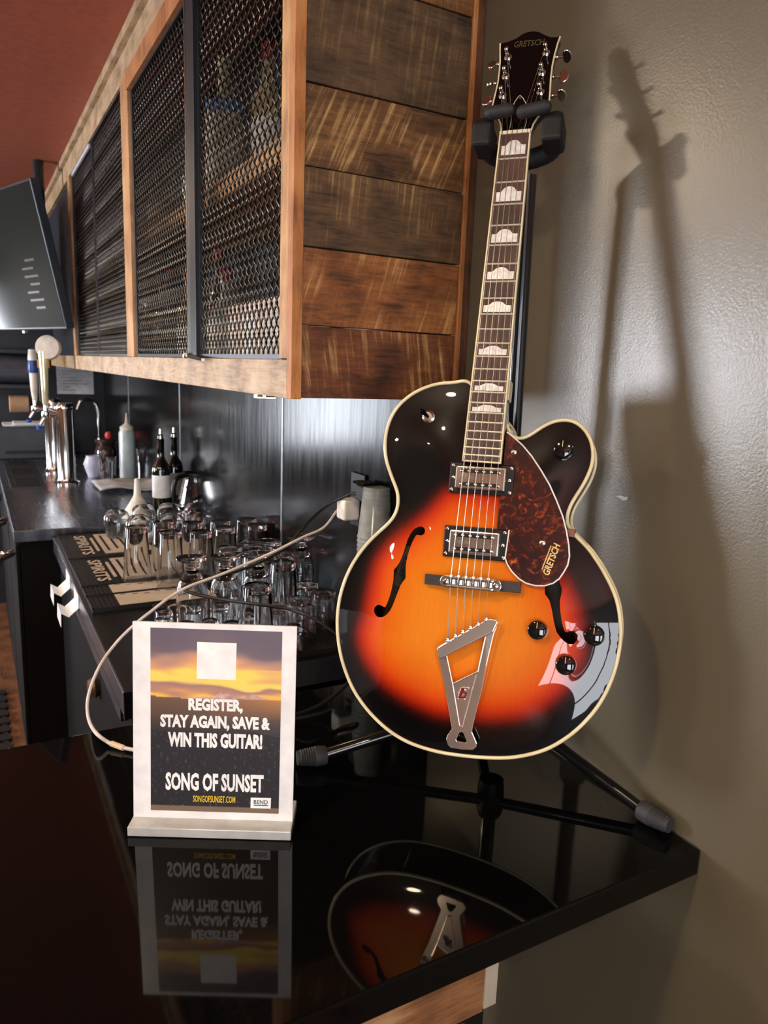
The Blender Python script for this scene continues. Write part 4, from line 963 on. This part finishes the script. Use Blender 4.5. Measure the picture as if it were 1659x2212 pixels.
# ------------------------------------------------------------------ nested plastic cups, charger, plug, cables
cp = empty('cup_stack', (-1.56, .752, DZ), 'tall sleeve of nested clear plastic cups beside the guitar', 'cups')
M_CUP = mat('clear_cup_plastic', (236, 242, 246), 0.14, trans=0.8, ior=1.25)
zt = atd(813, 1050, 1.66).z; z = zt-.115
cpx, cpy = atd(813, 1100, 1.66).x, atd(813, 1100, 1.66).y
cp.location = (cpx, cpy, DZ)
for k in range(14):
    zz = zt-.115-.0105*k
    MB().lathe([(0, .115), (.029, .115), (.031, .112), (.0405, .004), (.0425, .002), (.0425, 0), (.0400, 0), (.0300, .111), (0, .113)], (cpx, cpy, zz), 24).build('cup', M_CUP, cp, smooth=True)
zb = zt-.115-.0105*14
MB().lathe([(.0, DZ+.0005), (.0445, DZ+.0005), (.047, DZ+.02), (.0455, (DZ+zb)/2), (.047, zb-.01), (.0440, zb+.035), (.0432, zb+.035), (.0455, zb-.01), (.044, (DZ+zb)/2), (.0445, DZ+.02), (0, DZ+.004)], (cpx, cpy, 0), 22).build('plastic_sleeve', mat('pink_tinted_film', (226, 120, 140), 0.2, trans=0.35, bump=0.6, bscale=60), cp, smooth=True)
ch = empty('usb_charger', (0, 0, 0), 'white two-port wall charger plugged in under the cabinet', 'charger')
cc = ony(763, 1098, .79); ch.location = cc
MB().box(cc.x-.022, cc.x+.022, .755, YW-.014, cc.z-.026, cc.z+.024).build('body', M_WHITE, ch, bevel=.006, seg=3)
MB().box(cc.x-.0235, cc.x-.021, .762, .796, cc.z-.020, cc.z+.019).build('port_face', mat('white_gloss', (244, 244, 246), .2), ch, bevel=.001)
for k in (-1, 1): MB().box(cc.x-.0245, cc.x-.0232, .772, .786, cc.z-.0035+k*.010, cc.z+.0015+k*.010).build('usb_port', M_BLACKP, ch)
ou = empty('wall_outlet', (cc.x, YW-.007, cc.z+.02), 'black outlet plate on the backsplash behind the white charger', 'outlet')
MB().box(cc.x-.036, cc.x+.036, YW-.0125, YW-.0065, cc.z-.045, cc.z+.085).build('plate', M_BLACKP, ou, bevel=.0015)
pk_ = ony(795, 1062, .785)
pg_ = empty('black_plug', pk_, 'black power adapter in the outlet above the white charger', 'plug')
MB().box(pk_.x-.02, pk_.x+.026, .762, YW-.013, pk_.z-.022, pk_.z+.016).build('adapter_body', M_BLACKP, pg_, bevel=.004)
MB().box(pk_.x-.024, pk_.x+.030, .757, YW-.013, pk_.z+.018, pk_.z+.024).build('flip_cover', M_BLACKG, pg_, bevel=.001)
q = atd(750, 1060, 1.74)
MB().cyl((pk_.x-.02, .775, pk_.z-.008), (pk_.x-.05, .768, pk_.z-.012), .0055, 10, .004).build('strain_relief', M_BLACKR, pg_)
def cable(name, pts, r, m, label, cat='cable'):
    P = smooth_path(pts, 10); o = MB().tube(P, r, 10).build(name, m, None, P[0], smooth=True); return tag(o, label, cat)
bk = [Vector((pk_.x-.05, .768, pk_.z-.012)), atd(715, 1088, 1.76), atd(672, 1122, 1.72), atd(640, 1158, 1.68), atd(610, 1188, 1.66), atd(560, 1215, 1.625), atd(505, 1236, 1.60), atd(440, 1252, 1.58), atd(402, 1265, 1.565), atd(396, 1272, 1.555), atd(420, 1283, 1.54), atd(480, 1295, 1.51), atd(560, 1306, 1.46), atd(620, 1315, 1.46), atd(665, 1330, 1.43), atd(705, 1354, 1.42), atd(740, 1382, 1.42), atd(775, 1420, 1.40), atd(768, 1455, 1.36), atd(735, 1492, 1.32), atd(690, 1524, 1.27), atd(640, 1543, 1.23), atd(590, 1546, 1.20), atd(540, 1540, 1.22)]
cable('power_cable', bk, .0034, mat('black_cable', (10, 10, 11), .5), 'black power cable looping over the glasses from the backsplash')
wq = Vector((cc.x-.025, .779, cc.z-.010))
wk = [wq, wq+Vector((-.03, -.004, -.004)), atd(700, 1139, 1.74), atd(655, 1160, 1.69), atd(600, 1188, 1.635), atd(540, 1215, 1.595), atd(470, 1244, 1.56), atd(410, 1266, 1.53), atd(370, 1288, 1.515), atd(330, 1318, 1.49), atd(290, 1350, 1.47), atd(250, 1390, 1.46), atd(215, 1440, 1.41), atd(192, 1500, 1.36), atd(190, 1545, 1.32), onz(205, 1580, .02), onz(235, 1604, .008), onz(262, 1614, .006), onz(300, 1622, .006), onz(340, 1630, .006)]
w_ = cable('white_cable', wk, .0031, mat('white_braided_cable', (216, 206, 204), .5, bump=.3, bscale=900), 'white braided cable curving from the charger down onto the stone bar')
d_ = (wk[1]-wk[0]).normalized(); MB().cyl(wk[0], wk[0]+d_*.024, .0045, 12).build('connector', M_WHITE, w_)
d_ = (wk[-3]-wk[-4]).normalized(); MB().cyl(wk[-4]+d_*.005, wk[-4]+d_*.03, .0046, 12).build('connector', mat('cream_plug', (222, 196, 166), .5), w_)

# ------------------------------------------------------------------ steel counter with taps
SZ = -0.03; SX1 = -2.975; SY0 = 0.104
sc_ = empty('steel_counter', (-4.2, .45, FLOOR), 'stainless steel back counter with tap tower over black cooler fronts', 'counter')
MB().box(XF+.002, SX1, SY0, YW-.010, SZ-.045, SZ).build('steel_top', M_STEEL, sc_, bevel=.003)
MB().box(XF+.002, SX1-.02, SY0+.02, YW-.010, FLOOR, SZ-.046).build('cooler_body', mat('dull_black_laminate', (12, 11, 12), .7, spec=.15), sc_)
for xa, xb in ((-3.62, -3.0), (-4.28, -3.66), (-4.94, -4.32)):
    dd = MB().box(xa, xb, SY0+.004, SY0+.019, FLOOR+.12, SZ-.06).build('cooler_door', mat('dull_black_laminate', (12, 11, 12), .7, spec=.15), sc_, bevel=.003)
    MB().tube(smooth_path([(xb-.06, SY0+.006, SZ-.10), (xb-.055, SY0-.045, SZ-.105), (xb-.10, SY0-.055, SZ-.16), (xb-.20, SY0-.05, SZ-.165), (xb-.25, SY0+.006, SZ-.15)], 6), .011, 10).build('handle', M_CHROME, dd, smooth=True)
tw = empty('beer_tap_tower', (-4.0, .40, SZ), 'chrome double-column beer tap tower with tall tap handles', 'beer tap')
cols_ = [onz(146, 1044, SZ), onz(119, 1019, SZ)]
THT = .40
for c_ in cols_:
    MB().lathe([(0, 0), (.062, 0), (.062, .010), (.048, .016), (.043, .03), (.043, THT-.03), (.047, THT-.02), (.047, THT), (.04, THT+.012), (0, THT+.014)], c_, 26).build('column', M_CHROME, tw, smooth=True, sharp=35)
tc2 = [c_+Z*(THT-.045) for c_ in cols_]
for k, c_ in enumerate(tc2):
    for s in (0,):
        fa = c_+Vector((.0, -.04, 0)); fb = c_+Vector((0, -.085, .0))
        MB().cyl(fa, fb, .014, 12).lathe([(0, -.02), (.02, -.015), (.022, 0), (.02, .015), (0, .02)], fb, 14).cyl(fb, fb+Vector((0, -.03, -.05)), .012, 12, .009).cyl(fb+Z*.015, fb+Z*.045, .011, 12).build('faucet', M_CHROME, tw, smooth=True)
        MB().lathe([(0, 0), (.013, .002), (.015, .018), (0, .02)], fb+Vector((0, -.034, -.078)), 12).build('spout_cap', mat('blue_rubber_cap', (28, 80, 190), .4), tw, smooth=True)
    fbz = c_+Vector((0, -.085, .045))
    if k == 0:
        hb = MB().lathe([(0, 0), (.012, 0), (.016, .02), (.018, .10), (.022, .22), (.024, .265), (0, .27)], fbz, 14).build('tap_handle', mat('chrome_yellow_handle', (228, 226, 190), .18, .4), tw, smooth=True)
        MB().box(fbz.x-.03, fbz.x+.0, fbz.y-.024, fbz.y-.008, fbz.z+.02, fbz.z+.20).build('dark_inlay', mat('dark_wood_inlay', (44, 36, 32), .4), hb)
        MB().box(fbz.x-.032, fbz.x+.002, fbz.y-.026, fbz.y+.026, fbz.z+.185, fbz.z+.225).build('amber_band', mat('amber_enamel', (200, 136, 34), .3), hb)
        cdir = Vector((.87, -.45, .1)).normalized(); cq_ = fbz+Z*.285+Vector((.01, .025, 0))
        MB().lathe([(0, -.018), (.058, -.018), (.062, 0), (.058, .018), (.046, .020), (0, .020)], cq_, 24, cdir).build('round_badge', mat('pale_ring_badge', (206, 200, 190), .35), hb, smooth=True, sharp=30)
        MB().lathe([(0, .0), (.014, .0), (.014, .023), (0, .023)], cq_+Vector((0, .008, -.004)), 12, cdir).build('red_dot', mat('red_badge_dot', (190, 50, 44), .4), hb)
    else:
        hb = MB().lathe([(0, 0), (.012, 0), (.018, .05), (.022, .13), (.026, .23), (.020, .275), (0, .28)], fbz, 14).build('tap_handle', mat('white_tap_handle', (214, 210, 200), .3), tw, smooth=True)
        MB().lathe([(.0265, .15), (.030, .17), (.0285, .20), (.025, .22)], fbz, 14).build('blue_band', mat('blue_enamel', (40, 70, 140), .3), hb, smooth=True)
MB().cyl(tc2[0], tc2[1], .03, 16).build('manifold', M_CHROME, tw, smooth=True)
tr_ = empty('drip_tray', (-4.75, .28, SZ), 'dark drip tray with grates set on the steel counter beside the taps', 'drip tray')
MB().box(-5.05, -3.95, .14, .30, SZ+.0005, SZ+.006).build('tray', M_STEELD, tr_, bevel=.001)
for xa in (-5.0, -4.63, -4.26): MB().box(xa, xa+.24, .165, .275, SZ+.006, SZ+.009).build('grate', M_BLACKP, tr_)

# things standing on the steel counter
def on_st(px, py): return onz(px, py, SZ+.0006)
def bottle(name, loc, prof, m, label, cat, n=20, **k):
    o = MB().lathe(prof, loc, n).build(name, m, None, loc, smooth=True, sharp=45); return tag(o, label, cat)
M_WINE = mat('dark_green_glass', (10, 14, 8), .05, coat=1.0)
wp = [(0, 0), (.036, 0), (.0375, .006), (.0375, .185), (.034, .205), (.0165, .235), (.0145, .25), (.0142, .305), (.0155, .307), (.0155, .318), (0, .319)]
for k, (px, py, lab) in enumerate(((350, 1108, 'dark green wine bottle with white label and pourer, left of the pair'), (378, 1100, 'dark green wine bottle behind the white-labelled one'))):
    q = on_st(px, py); o = bottle('wine_bottle', q, wp, M_WINE, lab, 'bottle')
    MB().lathe([(.0378, .07), (.0381, .071), (.0381, .165), (.0378, .166)], q, 20).build('label', M_PAPER if k == 0 else mat('grey_label', (120, 116, 108), .6), o, smooth=True)
    MB().lathe([(.012, .319), (.012, .332), (.006, .338), (.005, .36), (0, .361)], q, 12).build('pourer', M_CHROME, o, smooth=True)
q = on_st(298, 1112); fn = empty('white_funnel', q, 'white plastic funnel standing mouth-down before the wine bottles', 'funnel')
MB().lathe([(.058, 0), (.060, .004), (.058, .012), (.020, .075), (.015, .085), (.010, .155), (.008, .155), (.012, .085), (.056, .010), (.056, 0)], q, 24).build('cone', mat('white_polyethylene', (226, 222, 214), .4), fn, smooth=True)
MB().tube([q+Vector((.06*math.cos(t*math.pi/10), .06*math.sin(t*math.pi/10), .004)) for t in range(20)], .003, 6, True).build('rim', mat('white_polyethylene', (226, 222, 214), .4), fn, smooth=True)
q = on_st(277, 1035); sq = empty('squeeze_bottle', q, 'translucent white squeeze bottle with pointed nozzle against the backsplash', 'bottle')
M_SQ = mat('milky_plastic', (190, 204, 210), .35, trans=.3)
MB().lathe([(0, 0), (.040, 0), (.043, .01), (.043, .25), (.038, .265), (0, .266)], q, 20).build('body', M_SQ, sq, smooth=True)
MB().lathe([(.036, .266), (.036, .285), (.014, .30), (.010, .305), (.004, .36), (0, .36)], q, 18).build('nozzle_cap', mat('cream_cap', (206, 204, 196), .4), sq, smooth=True)
q = on_st(203, 1030); o = bottle('white_cup', q, [(0, 0), (.030, 0), (.046, .05), (.052, .075), (.036, .118), (.033, .118), (.048, .075), (.042, .05), (.028, .006), (0, .006)], mat('lilac_white_ceramic', (200, 200, 222), .3), 'small white faceted cup left of the squeeze bottle', 'cup', 8)
q = on_st(230, 1040); o = bottle('small_tumbler', q, [(0, 0), (.030, 0), (.034, .11), (.032, .11), (.028, .012), (0, .012)], M_GLASS, 'small clear tumbler between white cup and squeeze bottle', 'glass')
q = on_st(243, 1030); o = bottle('small_tumbler', q, [(0, 0), (.030, 0), (.034, .11), (.032, .11), (.028, .012), (0, .012)], M_GLASS, 'small clear tumbler touching the squeeze bottle', 'glass')
q = on_st(312, 1030); o = bottle('mixing_glass', q, [(0, 0), (.040, 0), (.046, .16), (.044, .16), (.038, .012), (0, .012)], M_GLASS, 'clear mixing glass between squeeze bottle and wine bottles', 'glass')
q = on_st(300, 1052); tw_ = []
o = MB(); NXX, NYY = 16, 10; vs = []; fs = []
for j in range(NYY+1):
    for i in range(NXX+1):
        s, t = i/NXX, j/NYY; vs.append(q+Vector(((t-.5)*.30, (s-.5)*.34-.04, .012+.018*abs(noise.noise(Vector((s*4, t*4, 2.2))))+.012*math.sin(s*7)*math.sin(t*5)**2)))
for j in range(NYY):
    for i in range(NXX): a = j*(NXX+1)+i; fs.append((a, a+1, a+NXX+2, a+NXX+1))
o = MB().add(vs, fs).build('bar_towel', mat('grey_white_terry', (176, 178, 182), .9, bump=.5), None, q, smooth=True, sharp=180); so2 = o.modifiers.new('thickness', 'SOLIDIFY'); so2.thickness = .008; so2.offset = -1
tag(o, 'crumpled pale bar towel lying before the squeeze bottle', 'towel')
q = on_st(425, 1112); pt = empty('glass_pitcher', q, 'round clear glass carafe with black rim and handle beside the wine bottles', 'carafe')
MB().lathe([(0, 0), (.072, 0), (.082, .02), (.080, .06), (.062, .13), (.052, .165), (.054, .175), (.051, .175), (.050, .165), (.060, .13), (.078, .06), (.079, .022), (.070, .006), (0, .006)], q, 26).build('bowl', M_GLASS, pt, smooth=True)
MB().lathe([(.053, .172), (.058, .174), (.058, .184), (.048, .184), (.048, .176)], q, 24).build('black_rim', M_BLACKP, pt, smooth=True)
MB().tube(smooth_path([q+Vector((.03, -.045, .178)), q+Vector((.05, -.095, .165)), q+Vector((.06, -.11, .11)), q+Vector((.05, -.095, .05)), q+Vector((.04, -.07, .035))], 6), .010, 8).build('handle', M_BLACKP, pt, smooth=True)
MB().tube(smooth_path([q+Vector((.0, .03, .175)), q+Vector((0, .045, .24)), q+Vector((0, .075, .29))], 5), .003, 6).build('wire_clip', M_BLACKP, pt, smooth=True)
q = on_st(228, 1000); ja = empty('garnish_jar', q, 'dark glass jar with a red garnish behind the small tumblers', 'jar')
MB().lathe([(0, 0), (.045, 0), (.062, .03), (.066, .07), (.05, .11), (.062, .135), (.058, .15), (0, .15)], q, 20).build('jar_body', mat('smoky_glass', (62, 50, 48), .08, coat=1), ja, smooth=True)
MB().lathe([(0, .15), (.018, .155), (.024, .175), (.016, .195), (0, .2)], q+Vector((.02, .02, 0)), 12).build('red_garnish', mat('red_fruit', (190, 60, 60), .4), ja, smooth=True)
# far end of the counter: dark box with papers, gooseneck in place of a reflection, notice
q = onz(65, 1000, SZ); bxx = XF+.20
pr = empty('receipt_printer', (bxx, .31, SZ), 'dark boxy machine with papers on top at the far end', 'printer')
MB().box(bxx-.16, bxx+.16, .12, .50, SZ+.0005, SZ+.20).build('case', mat('slate_plastic', (58, 64, 74), .4), pr, bevel=.008)
MB().box(bxx-.12, bxx+.165, .16, .46, SZ-.0+.035, SZ+.055).build('paper_slot', M_BLACKP, pr)
for k, (dx, dy) in enumerate(((0, 0), (.02, .06))):
    o = MB().box(bxx-.15+dx, bxx+.08+dx, .16+dy, .40+dy, SZ+.2005+.010*k, SZ+.2095+.010*k).build('paper_stack', M_PAPER, None, (bxx, .3, SZ+.2)); tag(o, ['loose white papers lying on the dark machine, lower sheaf', 'loose white papers lying on the dark machine, upper sheaf'][k], 'papers')
nt_ = empty('wall_notice', (XF+.004, .62, .42), 'printed white notice on the dark far wall under the cabinet', 'notice')
a = onx(121, 793, XF+.004); b = onx(203, 852, XF+.004)
MB().box(XF+.001, XF+.004, a.y, b.y, b.z, a.z+.02).build('sheet', M_PAPER, nt_)
M_FAINT = mat('faint_grey_ink', (150, 152, 162), .7)
for k in range(7):
    zz = a.z-.02-k*(a.z-b.z-.03)/7; MB().box(XF+.004, XF+.0046, a.y+.03+.01*(k % 2), b.y-.03-.04*((k*3) % 4), zz-.006, zz-.002).build('print_line', M_FAINT, nt_)
q = on_st(215, 985); fc = empty('gooseneck_for_reflection', q, 'thin chrome gooseneck shape standing in for a backsplash reflection at the far end', 'faucet')  # faucet shape put in for a reflection in the backsplash panel
MB().tube(smooth_path([q, q+Z*.16, q+Z*.30+Vector((0, 0, 0)), q+Vector((0, -.03, .36)), q+Vector((.02, -.10, .37)), q+Vector((.02, -.13, .31))], 6), .011, 10).build('spout', M_CHROME, fc, smooth=True)
MB().lathe([(0, 0), (.028, 0), (.026, .03), (.014, .05), (0, .05)], q, 16).build('base', M_CHROME, fc, smooth=True)
MB().cyl(q+Z*.06, q+Vector((.0, .08, .09)), .007, 10).build('lever', M_CHROME, fc)
# shelf with dark tubs, and a tan paper roll left of the taps
sh_ = empty('wall_shelf', (XF+.12, -.05, .45), 'dark wall shelf unit with rounded grey front under the television', 'shelf')
MB().box(XF+.002, XF+.22, -.34, .36, .40, .43).box(XF+.002, XF+.22, -.34, .36, .62, .65).build('boards', M_DARKW, sh_, bevel=.006)
pf = [(.22*math.cos(t*math.pi/12/1.0), .09*math.sin(t*math.pi/12)) for t in range(7)]
MB().prism([(0, -.08), (.20, -.08), (.235, -.05), (.24, 0), (.22, .05), (.16, .085), (0, .09)], (XF+.002, .36, .525), X, Z, 0, .70, (0, -1, 0)).build('rounded_front', mat('slate_gloss', (70, 74, 86), .25), sh_, bevel=.01)
q0 = onx(20, 872, XF+.14); q1 = onx(62, 872, XF+.14)
MB_ = MB().cyl(q0, q1, .055, 18).build('paper_roll', mat('kraft_paper', (172, 140, 112), .7), None, q0, smooth=True, sharp=40, bevel=.004)
tag(MB_, 'tan kraft paper roll held on the dark far wall', 'paper roll')
MB().box(XF+.001, XF+.14, (q0.y+q1.y)/2-.006, (q0.y+q1.y)/2+.006, q0.z-.012, q0.z+.012).build('holder', M_BLACKP, MB_)

# ------------------------------------------------------------------ television
tvd = Vector((-.949, -.316, 0)).normalized(); tn0 = Vector((.316, -.949, 0)).normalized(); tt = .21
tup = Z*math.cos(tt)+tn0*math.sin(tt); tnn = tvd.cross(tup); 
if tnn.dot(tn0) < 0: tnn = -tnn
pb = atd(143, 711, 3.3); TH = .57*1.1; TW = 1.12
tv_ = empty('television', pb+tvd*(TW/2), 'flat black television leaning forward from the ceiling, screen dim', 'television')
cT = pb+tvd*(TW/2)+tup*(TH/2)
MB().obox(cT-tnn*.022, tvd, tup, tnn, TW/2, TH/2, .02).build('bezel', mat('slate_tv_edge', (52, 58, 68), .3), tv_, bevel=.004)
mtv = mat('dim_screen', (36, 40, 38), .09)
MB().obox(cT-tnn*.0016, tvd, tup, tnn, TW/2-.010, TH/2-.010, .0010).build('screen', mtv, tv_)
M_TVT = mat('faint_screen_text', (78, 70, 68), .3)
for k in range(7):
    MB().obox(pb+tvd*(.20+.02*(k % 3))+tup*(.10+.035*k), tvd, tup, tnn, .05+.012*((k*5) % 3), .005, .0012).build('text_line', M_TVT, tv_)
MB().cyl(cT-tnn*.04, cT-tnn*.22+Z*.1, .03, 12).cyl(cT-tnn*.22+Z*.1, Vector(((cT-tnn*.22).x, (cT-tnn*.22).y, TOP-.002)), .025, 12).build('ceiling_mount', M_BLACKP, tv_)
MB().obox(pb+tvd*.45-tup*.008, tvd, tup, tnn, .012, .006, .01).build('sensor', M_NICKEL, tv_)

# ------------------------------------------------------------------ bottles inside the cabinet
BZ = CB+.0208; 
shapes = [[(0, 0), (.036, 0), (.038, .006), (.038, .16), (.034, .19), (.015, .225), (.0135, .27), (.016, .272), (.016, .295), (0, .296)],
          [(0, 0), (.042, 0), (.044, .006), (.044, .14), (.038, .17), (.016, .19), (.014, .24), (.0165, .243), (.0165, .265), (0, .266)],
          [(0, 0), (.034, 0), (.035, .006), (.035, .20), (.030, .225), (.014, .26), (.013, .31), (.015, .312), (.015, .33), (0, .331)]]
tints = [((188, 150, 90), 'amber'), ((200, 205, 205), 'clear'), ((40, 60, 34), 'green'), ((120, 60, 30), 'brown'), ((216, 200, 150), 'straw')]
labs = [((226, 208, 200), 'pale pink'), ((238, 234, 226), 'white'), ((120, 70, 60), 'maroon'), ((214, 196, 120), 'yellow'), ((60, 80, 120), 'blue')]
nb_ = 0
def liquor(x, y, z, sh, ti, lb, label):
    q = Vector((x, y, z)); o = MB().lathe(shapes[sh], q, 16).build('liquor_bottle', mat('bottle_'+tints[ti][1], tints[ti][0], .06, trans=.45, coat=.3), None, q, smooth=True, sharp=45)
    r = shapes[sh][2][0]+.0005
    MB().lathe([(r, .05), (r, .14)], q, 16).build('label', mat('label_'+labs[lb][1].replace(' ', '_'), labs[lb][0], .6), o, smooth=True)
    top_ = shapes[sh][-1][1]
    MB().lathe([(.0175, top_-.03), (.0175, top_+.002), (0, top_+.003)], q, 12).build('cap', mat(['black_cap', 'gold_cap', 'red_cap'][(ti+lb) % 3], [(20, 20, 22), (190, 150, 70), (150, 40, 36)][(ti+lb) % 3], .35, .2), o, smooth=True)
    tag(o, label, 'bottle', 'liquor bottles in the wire cabinet')
pos = ['first', 'second', 'third', 'fourth', 'fifth', 'sixth', 'seventh', 'eighth', 'ninth', 'tenth', 'eleventh', 'twelfth', 'thirteenth', 'fourteenth', 'fifteenth', 'sixteenth', 'seventeenth', 'eighteenth']
x = -1.30; k = 0
rnd = random.Random(5)
while x > -3.9 and k < 18:
    ti, lb, s_ = [1, 4, 0, 3, 1, 2, 0, 1][k % 8], [1, 0, 0, 2, 1, 3, 1, 4][k % 8], k % 3
    liquor(x, (.575 if x < -1.78 else .69)+.03*(k % 2), BZ, s_, ti, lb, '%s bottle with %s label, %s on the lower level behind the wire' % (tints[ti][1], labs[lb][1], pos[k]))
    x -= .105+.05*(k % 3); k += 1
x = -1.32; k = 0
for xx_ in (-1.33, -1.44, -1.70, -2.06, -2.17, -2.32, -2.8, -3.1, -3.5):
    ti, lb, s_ = [3, 0, 4, 1, 0, 2, 3, 1, 0][k], [2, 3, 1, 4, 0, 1, 3, 2, 1][k], (k+1) % 3
    liquor(xx_, .62, SHZ+.0005, s_, ti, lb, '%s bottle with %s label, %s on the upper shelf behind the wire' % (tints[ti][1], labs[lb][1], pos[k])); k += 1
q = ony(487, 372, .575); 
tn_ = empty('blue_capped_canister', (q.x, .575, SHZ), 'pale canister with blue ends on the upper shelf behind the wire', 'canister')
cqv = Vector((q.x-.04, .585, SHZ+.0005))
tn_.location = cqv
MB().lathe([(0, .02), (.052, .02), (.052, .20), (0, .20)], cqv, 22).build('body', mat('cream_silver_print', (186, 176, 156), .4), tn_, smooth=True)
MB().lathe([(0, 0), (.054, 0), (.054, .022), (0, .022)], cqv, 22).build('blue_base', mat('blue_lids', (64, 110, 176), .35), tn_, smooth=True)
MB().lathe([(0, .198), (.054, .198), (.054, .222), (.03, .235), (0, .235)], cqv, 22).build('blue_lid', mat('blue_lids', (64, 110, 176), .35), tn_, smooth=True)
MB().lathe([(.02, .235), (.016, .26), (.014, .31), (.017, .312), (.017, .33), (0, .33)], cqv, 14).build('neck', mat('straw_glass', (200, 190, 150), .1, coat=.6), tn_, smooth=True)
for k, (xx_, c_) in enumerate(((-1.285, 'box'), (-1.395, 'box'))):
    pass
for k, (xa, lab) in enumerate(((-1.415, 'pale pink carton standing at the near end of the wire cabinet'), (-1.545, 'pale pink carton second from the near end of the wire cabinet'), (-1.675, 'pale pink carton third from the near end of the wire cabinet'))):
    bxo = empty('carton', (xa, .575, BZ), lab, 'carton', 'pale cartons in the wire cabinet')
    MB().box(xa-.06, xa+.06, .525, .625, BZ+.0003, BZ+.165).build('box', mat('blush_card', (246, 226, 216), .7), bxo, bevel=.002)
    MB().box(xa-.045, xa+.045, .5235, .525, BZ+.04, BZ+.13).build('label', mat('white_card_label', (236, 232, 226), .6), bxo)

# ------------------------------------------------------------------ floor mat behind the bar
fm = MB()
for k in range(9): fm.box(-3.95+.085*k, -3.95+.085*k+.05, -.45, .06, FLOOR+.0005, FLOOR+.014)
for k in range(9): fm.box(-3.95, -3.22, -.45+.06*k, -.45+.06*k+.02, FLOOR+.0005, FLOOR+.010)
tag(fm.build('rubber_floor_mat', M_BLACKR, None, (-3.58, -.2, FLOOR)), 'black slotted rubber mat on the brown floor behind the bar', 'floor mat')

# ------------------------------------------------------------------ lift everything so that the floor is at zero
for o in list(scene.objects):
    if '_frame' in o: del o['_frame']
    if o.parent is None:
        o.location.z += ZC
